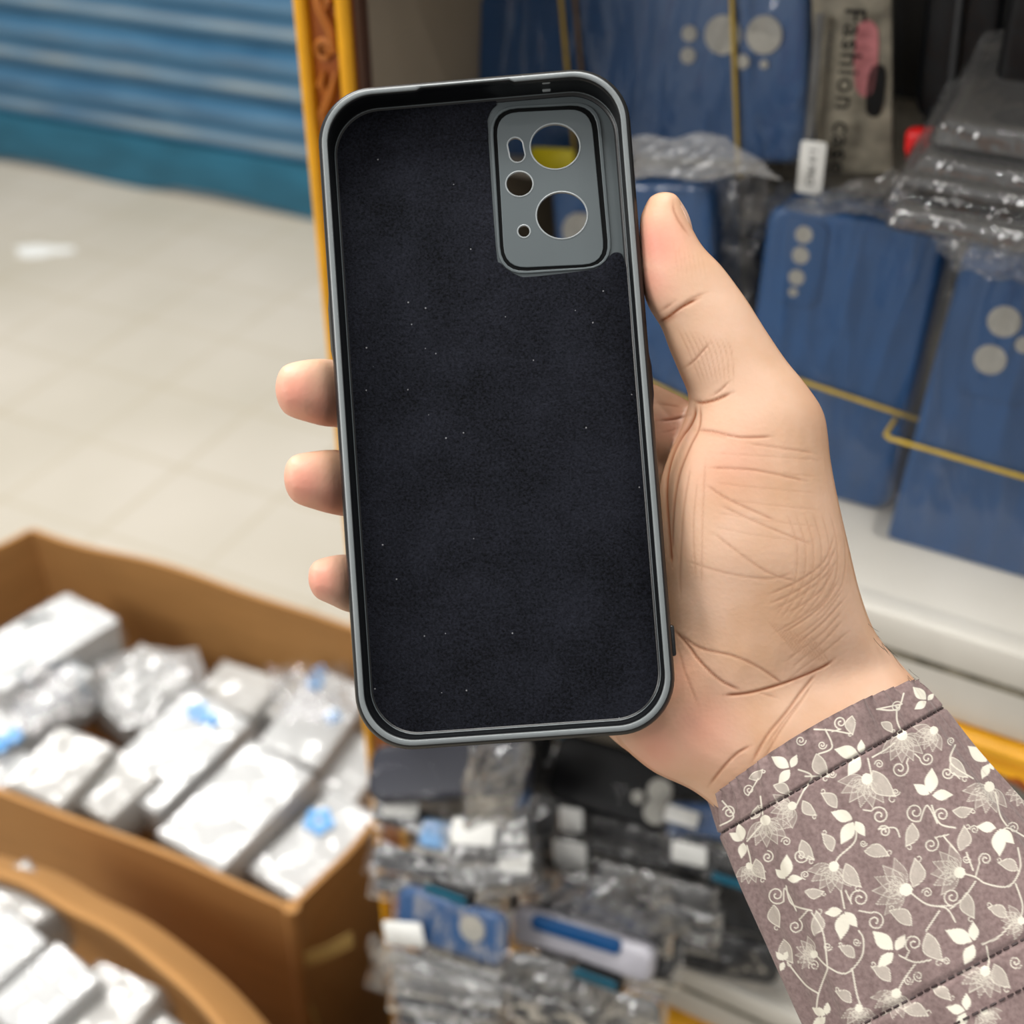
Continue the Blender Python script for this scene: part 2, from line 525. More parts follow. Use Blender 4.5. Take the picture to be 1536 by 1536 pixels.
# ------------------------------------------------------------------ display unit
ZA, ZB, TF = 1.024, 0.705, 0.056
S0, S1 = -0.2592, 0.36
unit_e = empty('display_shelf', DL(0.05, -0.1, 0), 'cream painted display shelving with golden carved wooden edging full of wrapped phone cases', 'shelf')
for z in (ZA, ZB):
    mb = MB()
    mb.add(*dbox(S0+0.012, S1, -0.30, TF-0.004, z-0.018, z))
    mb.add(*dbox(S0+0.03, S1, TF-0.012, TF+0.003, z-0.020, z+0.0005, 0.0025))
    mb.add(*dbox(S0+0.03, S1, TF-0.014, TF, z-0.052, z-0.021, 0.002))
    mb.build('shelf_board', M['cream'], unit_e)
    mb = MB()
    mb = MB(); mb.add(*dbox(S0+0.03, S1, TF-0.013, TF+0.0035, z-0.0228, z-0.0200, 0.0004)); mb.build('dirty_seam', M['olive'], unit_e)
    mb = MB()
    prof = [(0, 0), (0.006, 0.0), (0.010, -0.003), (0.010, -0.007), (0.006, -0.009), (0.009, -0.012), (0.010, -0.016), (0.005, -0.020), (0, -0.020)]
    r0 = np.array([DL(S0+0.03, TF-0.004+t, z-0.053+q) for t, q in prof]); r1 = np.array([DL(S1, TF-0.004+t, z-0.053+q) for t, q in prof])
    mb.add(*loft([r0, r1])); mb.build('edge_trim', M['gold'], unit_e)
    mb = MB()
    for k in range(34):
        s = S0 + 0.05 + k*0.017
        mb.add(*tubev([DL(s, TF+0.004, z-0.071), DL(s+0.005, TF+0.0065, z-0.069), DL(s+0.010, TF+0.0065, z-0.072), DL(s+0.014, TF+0.004, z-0.070)], 0.002, 6))
    mb.build('trim_carving', M['goldwood'], unit_e)
mb = MB(); mb.add(*dbox(S0+0.012, S1, -0.30, 0.035, 1.345, 1.365)); mb.build('top_board', M['cream'], unit_e)
mb = MB(); mb.add(*dbox(S0+0.012, S1, -0.30, -0.10, 1.125, 1.140)); mb.build('riser_board', M['cream'], unit_e)
mb = MB(); mb.add(*dbox(S0, S1, -0.315, -0.30, 0.0, 1.9)); mb.build('back_panel', M['darkback'], unit_e)
mb = MB(); mb.add(*dbox(S0, S0+0.012, -0.30, TF-0.012, 0.0, 1.9)); mb.build('side_panel', M['greypanel'], unit_e)
mb = MB(); mb.add(*dbox(-0.20, 0.02, TF+0.010, 0.20, 0.0, 0.535)); mb.build('low_ledge', M['darkback'], unit_e)
# carved post
mb = MB()
mb.add(*dbox(S0+0.0005, S0+0.0285, TF-0.012, TF, 0.0, 1.9, 0.001)); mb.build('post', M['goldwood'], unit_e)
mb = MB(); mb.add(*dbox(S0+0.0286, S0+0.0320, TF-0.009, TF-0.001, 0.0, 1.9, 0.001)); mb.build('post_edge', M['darkwood'], unit_e)
for nm, s in (('post_bead', S0+0.0028), ('post_bead', S0+0.0252)):
    mb = MB(); mb.add(*tubev([DL(s, TF+0.001, z) for z in np.linspace(0.0, 1.9, 12)], 0.0034, 10)); mb.build(nm, M['gold'], unit_e)
mb = MB()
for k in range(34):                                           # scroll relief
    z0 = 0.36 + k*0.038; sg = 1 if k % 2 else -1; sc = S0 + 0.0145
    pts = []
    for q in np.linspace(0, 1, 26):
        ang = q*2.6*math.pi; r = 0.0055*(1 - 0.75*q)
        pts.append(DL(sc + sg*(r*math.cos(ang) - 0.0008), TF + 0.0015, z0 + r*math.sin(ang)))
    mb.add(*tubev(pts, np.linspace(0.0018, 0.0010, 26), 6))
    mb.add(*tubev([DL(sc + sg*0.0047, TF+0.001, z0), DL(sc + sg*0.004, TF+0.0022, z0+0.010), DL(sc - sg*0.001, TF+0.0024, z0+0.019), DL(sc - sg*0.0047, TF+0.001, z0+0.030)], [0.0015, 0.0024, 0.0022, 0.001], 6))
    mb.add(*tubev([DL(sc + sg*0.001, TF+0.001, z0+0.017), DL(sc + sg*0.004, TF+0.002, z0+0.023), DL(sc + sg*0.002, TF+0.0015, z0+0.029)], [0.001, 0.0022, 0.0006], 6))
mb.build('post_carving', M['goldlite'], unit_e)

# ------------------------------------------------------------------ wrapped cases
def wrapv(w, l, t, seed, amp=0.0012, nx=40, ny=56, flap=0.0, sag=0.0):
    """crinkled pillow-shaped bag around a slab w x l x t (local, centred in z)"""
    g = np.random.default_rng(seed)
    x = np.linspace(-1, 1, nx); y = np.linspace(-1, 1, ny)
    X, Y = np.meshgrid(x, y, indexing='ij')
    def field():
        Z = np.zeros_like(X)
        for _ in range(9):
            a = g.uniform(0, math.pi); f = g.uniform(1.5, 6); ph = g.uniform(0, 6.28)
            wob = 0.6*np.sin(2.3*X + g.uniform(0, 6)) + 0.6*np.sin(1.9*Y + g.uniform(0, 6))
            q = f*(X*math.cos(a) + Y*math.sin(a)) + ph + wob
            Z += (1 - np.abs(((q/1.7) % 2) - 1))**2 * g.uniform(0.4, 1.0)
        return Z / 4.0
    ed = np.minimum(np.minimum((1-np.abs(X))*w/2, (1-np.abs(Y))*l/2), 0.006) / 0.006
    pil = np.sqrt(np.clip(ed*(2-ed), 0, 1))
    jit = 0.0008*(field() - 0.5)
    px = X*w/2 + jit*(np.abs(X) > .98); py = Y*l/2 + jit*(np.abs(Y) > .98)
    zf = (t/2 + 0.0006)*pil + amp*field()*pil
    zb = -(t/2 + 0.0006)*pil - 0.3*amp*field()*pil
    V = np.concatenate([np.stack([px, py, zf], -1).reshape(-1, 3), np.stack([px, py, zb], -1).reshape(-1, 3)])
    Fc = []; m = nx*ny
    for i in range(nx-1):
        for j in range(ny-1):
            a_ = i*ny+j
            Fc.append((a_, a_+ny, a_+ny+1, a_+1)); Fc.append((m+a_, m+a_+1, m+a_+ny+1, m+a_+ny))
    bd = [i*ny for i in range(nx)] + [(nx-1)*ny+j for j in range(1, ny)] + [i*ny+ny-1 for i in range(nx-2, -1, -1)] + [j for j in range(ny-2, 0, -1)]
    for k in range(len(bd)):
        p, q = bd[k], bd[(k+1) % len(bd)]
        Fc.append((p, q, m+q, m+p))
    return V, Fc


def wrap(name, fr, w, l, t, seed, mat, parent, amp=0.0012, **k):
    V, Fc = wrapv(w, l, t, seed, amp, **k)
    return mk(name, fr.W(V), Fc, mat, parent)


def sticker(fr, u, v, w, l, z, parent, text=None, tsize=0.005, rot=0.0, trot=0.0, name='sticker', mat=None, ink=None):
    V, Fc = rbox(w, l, 0.0006, min(w, l)*0.15, 0.0001, 4, 1)
    f2 = fr.shift(u, v, z).turn(rot)
    o = mk(name, f2.W(V), Fc, mat or M['label'], parent)
    if text:
        T, TF_ = textv(text, tsize)
        T[:, 0] -= (T[:, 0].max() + T[:, 0].min())/2; T[:, 1] -= (T[:, 1].max() + T[:, 1].min())/2; T[:, 2] += 0.0005
        mk('printed_text', f2.turn(trot).W(T), TF_, ink or M['ink'], o, smooth=False)
    return o


def case_slab(fr, w, l, t, mat, parent, name='phone_case', r=0.011):
    V, Fc = rbox(w, l, t, min(r, min(w, l)*0.3), min(t*0.42, 0.0045), 8, 5)
    return mk(name, fr.W(V), Fc, mat, parent)


def bundle(label, fr, nst, mat, plate=None, holes=(), bands=(), wrapm=0.004, seed=1, film='film', name='phone_case_bundle', t=0.0105, amp=0.0012):
    """cases packed face to face and held by a rubber band; the frame is the front face"""
    w, l = fr.w, fr.l
    base = fr.c - fr.n*nst*t/2 - fr.y*l/2
    e = empty(name, base, label, 'phone case bundle')
    for k in range(nst):
        f2 = fr.shift(0, -0.0012*(k % 2), -t/2 - k*(t+0.0006))
        cs = case_slab(f2, w, l, t, mat, e)
        if k == 0:
            if plate:
                ps = np.array([fr.L(*p) for p in plate]); c = ps.mean(0)
                pw = (np.linalg.norm(ps[1]-ps[0]) + np.linalg.norm(ps[2]-ps[3]))/2; pl = (np.linalg.norm(ps[0]-ps[3]) + np.linalg.norm(ps[1]-ps[2]))/2
                V, Fc = rbox(pw, pl, 0.0016, 0.006, 0.0006, 6, 3)
                f3 = fr.shift(c[0], c[1], 0.0004)
                mk('camera_plate', f3.W(V), Fc, mat, cs)
            for hx, hy, hr in holes:
                u = fr.L(hx, hy); rr = np.linalg.norm(fr.L(hx+hr, hy) - u)
                mk('camera_opening', *discv(fr, u[0], u[1], rr, 0.0, 0.0015), M['opening'], cs)
    T = nst*(t+0.0006)
    fm = fr.shift(0, 0, -T/2)
    wrap('plastic_bag', fm, w+2*wrapm, l+2*wrapm, T+0.001, seed, M[film], e, amp)
    for (p, q, bm) in bands:
        a = fr.L(*p); b = fr.L(*q); d = (b-a)/np.linalg.norm(b-a)
        m = 0.0022
        def clip(o_, d_):
            tt = []
            for ax, lim in ((0, w/2+wrapm+m), (1, l/2+wrapm+m)):
                if abs(d_[ax]) > 1e-6: tt += [abs((math.copysign(lim, d_[ax]) - o_[ax])/d_[ax])]
            return min(tt)
        e0 = a - d*clip(a, -d); e1 = a + d*clip(a, d)
        loop = []
        for (pt, z) in ((e0, 0.0022), (e1, 0.0022)): loop.append((pt, z))
        zf, zb = amp + 0.0016, -T - 0.003
        pts = [(e0[0]+d[0]*0.002, e0[1]+d[1]*0.002, zf)] + [(a[0]*(1-k)+b[0]*k, a[1]*(1-k)+b[1]*k, zf) for k in np.linspace(0.1, 0.9, 5)] + [(e1[0]-d[0]*0.002, e1[1]-d[1]*0.002, zf), (e1[0], e1[1], zf-0.002), (e1[0], e1[1], zb+0.002), (e1[0]-d[0]*0.002, e1[1]-d[1]*0.002, zb), (e0[0]+d[0]*0.002, e0[1]+d[1]*0.002, zb), (e0[0], e0[1], zb+0.002), (e0[0], e0[1], zf-0.002)]
        V, Fc = tubev(fr.W(np.array(pts)), 0.0011, 8, closed=True)
        mk('rubber_band', V, Fc, M[bm], e)
    return e


def stand(quad, t, rec):
    n = EN*math.cos(rec) + EZ*math.sin(rec)
    cx = sum(q[0] for q in quad)/4; cy = sum(q[1] for q in quad)/4
    return qframe(quad, D(cx, cy, t), n)


f1 = stand([(657, -14), (1218, -14), (1206, 240), (690, 240)], -0.085, 0.10)
bundle('large blue phone case bundle lying on its side at the top with big camera openings', f1, 5, M['blue_case'],
       None, [(1085, 52, 27), (1147, 52, 27), (1035, 50, 11), (1033, 83, 11), (1115, 92, 10), (1147, 96, 6)],
       [((1101, 5), (1109, 220), 'band'), ((845, 0), (853, 90), 'band'), ((866, 0), (874, 90), 'bandbrown')], 0.005, 11, 'film_long', t=0.0115)
f2 = stand([(832, 272), (1078, 272), (1068, 690), (852, 690)], -0.035, 0.12)
bundle('blue phone case bundle standing behind the thumb, next to the held black case', f2, 4, M['blue_case'],
       None, [(872, 348, 27)], [((985, 573), (1045, 603), 'band')], 0.004, 12, 'film')
f3 = stand([(1160, 303), (1425, 348), (1335, 768), (1092, 715)], -0.025, 0.10)
bundle('blue phone case bundle right of the thumb with three small camera openings in a column', f3, 4, M['blue_case'],
       [(1176, 322), (1246, 334), (1226, 464), (1160, 452)], [(1207, 351, 13), (1202, 382, 13), (1196, 415, 12), (1191, 437, 7)],
       [((1215, 572), (1345, 615), 'band')], 0.003, 13, 'film')
f4 = stand([(1440, 352), (1700, 412), (1580, 985), (1322, 868)], -0.005, 0.10)
bundle('blue phone case bundle at the right edge standing in a loose clear bag', f4, 4, M['blue_case'],
       [(1462, 412), (1580, 430), (1550, 610), (1440, 590)], [(1507, 481, 26), (1486, 538, 25), (1537, 516, 14)],
       [((1385, 668), (1536, 712), 'band')], 0.010, 14, 'film_long')

# yellow price card behind the held case
fy = stand([(796, 222), (862, 222), (862, 262), (796, 262)], -0.06, 0.1)
V, Fc = rbox(fy.w, fy.l, 0.001, 0.003, 0.0003, 4, 1)
tag(mk('price_card', fy.W(V), Fc, M['yellow']), 'small yellow card seen through the upper camera hole of the held case', 'card')

# the printed bag with the case inside
fb = stand([(1226, -30), (1352, -30), (1322, 245), (1206, 285)], -0.05, 0.10)
eb = empty('printed_case_bag', fb.c - fb.y*fb.l/2, 'clear zip bag with black vertical lettering and a white size sticker at its foot', 'bag')
case_slab(fb.shift(0, 0, -0.010), fb.w*0.92, fb.l*0.96, 0.008, M['darkpack'], eb, 'packed_case')
mk('inner_card', *(lambda V, Fc: (fb.shift(0.0, 0.0, -0.0045).W(V), Fc))(*rbox(fb.w*0.96, fb.l*0.985, 0.001, 0.003, 0.0003, 4, 1)), M['olive'], eb)
for (quad, mt, nm) in (([(1284, 40), (1314, 46), (1306, 140), (1280, 132)], 'pink', 'pink_print'), ([(1304, 104), (1326, 108), (1318, 172), (1296, 168)], 'ink', 'black_print')):
    qq = np.array([fb.L(*p) for p in quad]); qq = smooth_poly(qq, 4, True)
    V, Fc = loft([np.c_[qq, np.full(len(qq), -0.0036)], np.c_[qq, np.full(len(qq), -0.0030)]])
    mk(nm, fb.W(V), Fc, M[mt], eb)
wrap('plastic_bag', fb.shift(0, 0, -0.007), fb.w+0.006, fb.l+0.004, 0.012, 21, M['film_dark'], eb, 0.0010)
zp = [fb.L(1232, 20), fb.L(1224, 120), fb.L(1216, 205)]
mb = MB(); mb.add(*tubev(fb.W(np.array([(p[0], p[1], 0.0015) for p in smooth_poly(zp, 5)])), 0.0018, 8))
for k in range(36):
    p = zp[0]*(1-k/35) + zp[-1]*k/35
    mb.add(*tubev(fb.W(np.array([(p[0]-0.0022, p[1], 0.003), (p[0]+0.0022, p[1]-0.0002, 0.003)])), 0.0005, 5))
mb.build('zip_strip', M['greypack'], eb)
for txt, p, q, mt in (('Fashion case', (1272, 12), (1246, 258), 'ink'), ('Mobile', (1243, 46), (1239, 98), 'greyink')):
    a = fb.L(*p); b = fb.L(*q); ln = np.linalg.norm(b-a); T, TF_ = textv(txt, 0.01, 1.08, bold=0.0001 if mt == 'ink' else 0)
    k = ln/(T[:, 0].max()-T[:, 0].min()); T[:, :2] = (T[:, :2] - [T[:, 0].min(), 0])*k*np.array([1, 1.0 if mt == 'ink' else 0.9])
    d = (b-a)/ln; nn = np.array([-d[1], d[0]])
    Q = a + T[:, :1]*d + T[:, 1:2]*nn
    mk('printed_text', fb.W(np.c_[Q, T[:, 2] + 0.0035]), TF_, M[mt], eb, smooth=False)
st = [(1207, 214), (1246, 209), (1230, 292), (1191, 286)]
fs = qframe(st, fb.W(np.array([0, 0, 0.004])), fb.n)
sticker(fs, 0, 0, fs.w, fs.l, 0.0012, eb, '1-9 PRO', 0.0050, trot=math.radians(-90), name='size_sticker')
del st

# crumpled empty bags between the bundles
def crumple(label, pts_px, t, seed, film='film_grey', depth=0.012, name='plastic_bag', cat='bag', res=34, pl=None):
    g = np.random.default_rng(seed)
    q = [np.array(p) for p in pts_px]
    V = []
    us = np.linspace(0, 1, res)
    fld = [(g.uniform(3, 14), g.uniform(3, 14), g.uniform(0, 6), g.uniform(0.3, 1)) for _ in range(10)]
    for u in us:
        for v in us:
            px = (q[0]*(1-u)+q[1]*u)*(1-v) + (q[3]*(1-u)+q[2]*u)*v
            h = sum(k*(1-abs(((a*u+b*v+c) % 2)-1)) for a, b, c, k in fld)/5
            ed = min(1, 8*min(u, 1-u, v, 1-v))
            qx, qy = px[0] + 4*math.sin(9*v+seed), px[1] + 4*math.sin(11*u+seed)
            if pl is None: V.append(D(qx, qy, t) + EN*(h*depth*(0.4+0.6*ed)))
            else: V.append(onz(qx, qy, pl) + EZ*(h*depth*(0.4+0.6*ed)))
    m = len(V); V = V + [p - EN*0.0008 for p in V]; Fc = []
    for i in range(res-1):
        for j in range(res-1):
            a_ = i*res+j; Fc += [(a_, a_+res, a_+res+1, a_+1), (m+a_, m+a_+1, m+a_+res+1, m+a_+res)]
    bd = [i*res for i in range(res)] + [(res-1)*res+j for j in range(1, res)] + [i*res+res-1 for i in range(res-2, -1, -1)] + [j for j in range(res-2, 0, -1)]
    for k in range(len(bd)):
        a_, b_ = bd[k], bd[(k+1) % len(bd)]; Fc.append((a_, b_, m+b_, m+a_))
    o = mk(name, np.array(V), Fc, M[film])
    return tag(o, label, cat)


crumple('crumpled end of clear bag along the foot of the large side-lying blue bundle', [(945, 206), (1090, 200), (1176, 264), (950, 268)], -0.020, 3, 'film_milky', 0.006)
crumple('crumpled clear bag filling the gap between the two blue bundles beside the thumb', [(1078, 262), (1160, 262), (1136, 470), (1090, 470)], -0.055, 5, 'film_grey', 0.014)
crumple('crumpled clear bag folded over the top of the blue bundle with three small openings', [(1240, 282), (1345, 252), (1440, 335), (1170, 308)], -0.004, 6, 'film_grey', 0.012)
crumple('crumpled clear bag folded over the top of the blue bundle at the right edge', [(1400, 352), (1560, 372), (1545, 425), (1432, 400)], 0.012, 8, 'film_grey', 0.010)

# black bundles at top right
def dark_bundle(label, quad, t, seed, edge=True):
    f = stand(quad, t, 0.08)
    b = bundle(label, f, 3, M['black_case'], None, (), (), 0.003, seed, 'film_dark', t=0.011)
    if edge:
        V, Fc = tubev(f.W(np.array([(-f.w/2+0.016, y, 0.0022) for y in np.linspace(-f.l*0.46, f.l*0.5, 10)])), 0.0022, 8)
        mk('bag_seam', V, Fc, M['darkpack'], b)
    return b


dark_bundle('black phone case bundle standing right of the printed bag, pale seam down its front', [(1392, -60), (1520, -60), (1484, 190), (1368, 186)], -0.075, 31)
dark_bundle('black phone case bundle standing at the top right corner of the display', [(1512, -70), (1680, -60), (1640, 230), (1490, 190)], -0.045, 32, False)
fr_ = stand([(1356, 194), (1414, 192), (1410, 240), (1354, 236)], -0.035, 0.1)
er = empty('red_case', fr_.c - fr_.y*fr_.l/2, 'bright red plastic case half hidden under clear film by the flat black pile', 'phone case')
case_slab(fr_.shift(0, 0, -0.004), fr_.w, fr_.l, 0.009, M['red'], er, 'shell', 0.006)
fr2 = stand([(1404, 196), (1424, 200), (1420, 236), (1402, 232)], -0.045, 0.1)
case_slab(fr2.shift(0, 0, -0.006), fr2.w, fr2.l, 0.006, M['red'], er, 'corner_bumper', 0.003)

# flat pile of wrapped black cases at right
names = ['lowest', 'second from the bottom', 'middle', 'second from the top', 'topmost']
for k, (x0, y0, x1, y1, th) in enumerate([(1352, 336, 1640, 392, 26), (1345, 306, 1640, 366, 22), (1362, 284, 1640, 338, 22), (1392, 256, 1640, 300, 20), (1420, 214, 1640, 246, 40)]):
    t = 0.010 - k*0.006
    a_ = D(x0, y0, t); b_ = D(x1, y1, t)
    xx = unit((b_-a_)*[1, 1, 0.6]); nn = unit(EZ*0.94 + EN*0.30); nn = unit(nn - xx*(nn@xx)); yy = np.cross(nn, xx)
    wd = np.linalg.norm(b_-a_); th_ = 0.0085 if k < 4 else 0.016
    f = Fr((a_+b_)/2 + yy*0.038, xx, yy, nn, wd, 0.076)
    e = empty('packaged_phone_case', f.c, 'black case in shiny clear bag, %s of the flat pile at right' % names[k], 'phone case', 'flat pile of black cases')
    case_slab(f, wd, 0.076, th_, M['black_case'], e, 'phone_case')
    wrap('plastic_bag', f, wd+0.012, 0.080, th_+0.001, 50+k, M['film_pile' if k == 1 else 'film_silver'], e, 0.0012, nx=60, ny=36)

# ------------------------------------------------------------------ pile of wrapped cases at the foot of the display
def tpile(x, y):
    a = 0.075 + (y - 1150)/380*0.075            # left part, in front of the post
    b = -0.012 + (y - 1130)/380*0.130           # right part, on the lower shelf
    k = min(max((x - 700)/230, 0), 1); k = k*k*(3-2*k)
    return a*(1-k) + b*k


PN = unit(EN*0.55 + EZ*0.835)
PT = unit(EN*0.93 + EZ*0.37)


def pile_item(label, quad, th, mat, seed=0, film='film', dn=0.0, n=PN, wrapm=0.005, amp=0.0016, r=0.010, cat='phone case', name='packaged_phone_case', t=None):
    cx = sum(q[0] for q in quad)/4; cy = sum(q[1] for q in quad)/4
    f = qframe(quad, D(cx, cy, tpile(cx, cy) if t is None else t), n)
    f = f.shift(0, 0, dn)
    e = empty(name, f.c - f.n*th, label, cat, 'wrapped cases heaped at the foot of the display')
    case_slab(f.shift(0, 0, -th/2), f.w, f.l, th, M[mat], e, 'phone_case', r)
    if film:
        wrap('plastic_bag', f.shift(0, 0, -th/2), f.w+2*wrapm, f.l+2*wrapm, th+0.001, seed, M[film], e, amp, nx=34, ny=34)
    return e, f


def pstick(e, f, quad, z=0.003, name='sticker', mat=None):
    ps = [f.L(*p) for p in quad]; c = sum(ps)/4
    w_ = (np.linalg.norm(ps[1]-ps[0])+np.linalg.norm(ps[2]-ps[3]))/2; l_ = (np.linalg.norm(ps[0]-ps[3])+np.linalg.norm(ps[1]-ps[2]))/2
    d = (ps[1]-ps[0])+(ps[2]-ps[3])
    return sticker(f, c[0], c[1], w_, l_, z, e, rot=math.atan2(d[1], d[0]), name=name, mat=mat)


def ribbed(label, p0, p1, hpx, t, mat='teal', n=14):
    """ribbed teal clip: a row of fat ribs on a dark bar"""
    e = empty('ribbed_clip', D(*p0, t), label, 'phone accessory')
    t = t + 0.045
    a, b = D(*p0, t), D(*p1, t); r = hpx/F*np.linalg.norm(a-CAM)/2
    mb = MB()
    up = unit(EZ*0.8+EN*0.3)
    for k in range(n):
        c_ = a + (b-a)*(k+0.5)/n
        mb.add(*tubev([c_ - up*r*1.0, c_ + EN*0.003, c_ + up*r*1.0], np.linalg.norm(b-a)/n*0.42, 8))
    mb.build('ribs', M[mat], e)
    mk('bar', *tubev([a - EN*0.006 - EZ*0.006, b - EN*0.006 - EZ*0.006], r*0.9, 10), M['black_case'], e)
    return e


pile_item('dark navy phone case with a rounded end at the top left of the heap', [(546, 1122), (800, 1096), (790, 1218), (566, 1176)], 0.013, 'navy', 101, 'film_dark', 0.004, unit(EN*0.5+EZ*0.8-EX*0.1), r=0.012)
e, f = pile_item('wrapped grey pack with a white sticker below the navy case at left of heap', [(560, 1196), (760, 1250), (742, 1288), (556, 1226)], 0.010, 'darkpack', 102, 'film_pile')
pstick(e, f, [(580, 1196), (634, 1196), (632, 1229), (577, 1227)], 0.006)
e, f = pile_item('light blue phone case corner poking out below the navy case at left of the heap', [(630, 1222), (688, 1236), (668, 1278), (634, 1270)], 0.008, 'lightblue', 103, None, 0.004, r=0.004)
e, f = pile_item('clear wrapped pack with a broad white sticker in the middle left of the heap', [(668, 1222), (790, 1236), (790, 1290), (676, 1284)], 0.010, 'greypack', 104, 'film_pile', 0.004)
pstick(e, f, [(682, 1228), (748, 1232), (744, 1272), (680, 1268)], 0.005)
e, f = pile_item('wrapped grey pack with a second white sticker under the broad stickered pack', [(672, 1278), (800, 1276), (800, 1330), (690, 1330)], 0.010, 'greypack', 105, 'film_pile', 0.002)
pstick(e, f, [(752, 1276), (800, 1280), (798, 1314), (752, 1308)], 0.005)
pile_item('long charcoal pack slanting down left of the heap above the teal ribbed clip', [(560, 1250), (730, 1312), (714, 1346), (566, 1290)], 0.009, 'darkpack', 106, 'film_pile', 0.003)
pile_item('grey curved pack at the left end of the heap beside the cardboard carton', [(566, 1296), (640, 1334), (634, 1352), (572, 1334)], 0.008, 'darkpack', 107, 'film', 0.005, r=0.006)
ribbed('teal ribbed clip at left of the heap, above the blue case with one round opening', (640, 1330), (700, 1352), 24, 0.125)
e, f = pile_item('blue phone case with one round opening and a white sticker at left of the heap', [(606, 1350), (770, 1356), (748, 1436), (590, 1412)], 0.010, 'blue_case', 108, 'film', 0.003, PT)
pstick(e, f, [(584, 1376), (642, 1380), (640, 1414), (582, 1410)], 0.005)
u = f.L(709, 1392); mk('camera_opening', *discv(f, u[0], u[1], 0.0085, 0, 0.0016), M['opening'], e)
for k, (q, mt) in enumerate([
        ([(578, 1420), (756, 1460), (748, 1486), (580, 1446)], 'greypack'),
        ([(586, 1444), (760, 1486), (754, 1512), (590, 1474)], 'greypack'),
        ([(590, 1472), (744, 1510), (738, 1536), (596, 1500)], 'darkpack'),
        ([(600, 1500), (730, 1536), (724, 1566), (606, 1530)], 'darkpack'),
        ([(630, 1522), (716, 1548), (708, 1590), (634, 1568)], 'lavender')]):
    pile_item(['first grey pack', 'second grey pack', 'upper charcoal pack', 'lower charcoal pack', 'pale case'][k] + ' under the blue one-opening case at the bottom left of heap', q, 0.009, mt, 110+k, 'film_pile', 0.002 + 0.001*k, unit(EN*0.75+EZ*0.66))
crumple('loose clear bag hanging off the left side of the heap over the golden post', [(556, 1402), (614, 1416), (616, 1488), (552, 1482)], 0.165, 41, 'film', 0.006)

# middle and right columns
e, f = pile_item('big black phone case with grey camera openings on top of the heap beside the wrist', [(850, 1096), (1090, 1170), (1060, 1256), (812, 1210)], 0.012, 'black_case', 121, 'film_dark', 0.012, unit(EN*0.62+EZ*0.78), t=0.008)
for hx, hy, hr in ((990, 1187, 18), (984, 1218, 18), (957, 1196, 9)):
    u = f.L(hx, hy); mk('camera_opening', *discv(f, u[0], u[1], hr*0.00043, 0, 0.0016), M['opening'], e)
pile_item('black phone case standing on edge under the held case, left of the teal one', [(782, 1096), (842, 1096), (812, 1208), (786, 1214)], 0.010, 'black_case', 122, None, 0.0, PT, t=-0.012)
pile_item('narrow teal case edge glinting between the two black cases under the held case', [(846, 1098), (876, 1098), (844, 1180), (828, 1176)], 0.006, 'teal', 123, None, 0.004, PT, r=0.003, t=-0.012)
pile_item('blue case edge standing upright in the middle of the heap', [(780, 1170), (796, 1176), (782, 1268), (764, 1262)], 0.006, 'blue_case', 124, None, 0.002, PT, r=0.003, t=0.03)
e, f = pile_item('upper black pack with a white sticker at its left end below the big black case', [(848, 1216), (1020, 1254), (1012, 1282), (846, 1246)], 0.012, 'black_case', 125, 'film', 0.006, PT)
pstick(e, f, [(845, 1205), (880, 1212), (876, 1246), (842, 1240)], 0.004)
e, f = pile_item('lower black pack with white sticker at its left end, second below the big black case', [(838, 1258), (1012, 1288), (1004, 1318), (838, 1290)], 0.012, 'black_case', 126, 'film', 0.006, PT)
pstick(e, f, [(836, 1256), (886, 1262), (882, 1300), (832, 1292)], 0.004)
e, f = pile_item('blue wrapped pack with a white sticker between the big black case and the sleeve', [(1000, 1206), (1110, 1200), (1106, 1268), (1002, 1252)], 0.010, 'blue_case', 127, 'film', 0.001)
pstick(e, f, [(1002, 1208), (1052, 1222), (1046, 1246), (998, 1232)], 0.005)
e, f = pile_item('teal edged wrapped pack with a white sticker left of the sleeve', [(1008, 1252), (1120, 1290), (1112, 1318), (1004, 1284)], 0.010, 'darkpack', 128, 'film_pile', 0.004, PT)
pstick(e, f, [(1012, 1256), (1066, 1268), (1060, 1297), (1010, 1286)], 0.004)
ribbed('teal ribbed clip left of the printed sleeve', (1070, 1312), (1130, 1332), 20, 0.03)
for k, (q, mt) in enumerate([
        ([(770, 1306), (960, 1326), (956, 1352), (776, 1336)], 'darkpack'),
        ([(790, 1326), (990, 1362), (984, 1388), (786, 1354)], 'greypack'),
        ([(800, 1350), (1000, 1398), (994, 1418), (800, 1376)], 'darkpack'),
        ([(900, 1300), (1070, 1330), (1062, 1366), (896, 1340)], 'greypack'),
        ([(960, 1350), (1074, 1374), (1066, 1398), (960, 1384)], 'darkpack')]):
    pile_item(['topmost grey clear pack in the middle of the heap', 'shiny grey pack lying over the white rimmed case', 'charcoal pack resting against the white rimmed case', 'grey pack under the lower black stickered pack', 'charcoal pack just above the round ended black case'][k], q, 0.009, mt, 130+k, 'film_pile', 0.003, PT, amp=0.003)
for k, (q, mt) in enumerate([
        ([(770, 1190), (1080, 1226), (1064, 1330), (752, 1304)], 'darkpack'), ([(760, 1290), (1090, 1330), (1066, 1410), (748, 1392)], 'black_case'), ([(800, 1370), (1010, 1400), (1000, 1470), (790, 1450)], 'darkpack')]):
    pile_item(['charcoal pack underneath the black stickered packs', 'broad black pack buried under the clear packs in the middle of the heap', 'charcoal pack buried behind the white rimmed case'][k], q, 0.010, mt, 170+k, 'film_pile', -0.012, unit(EN*0.7+EZ*0.71))
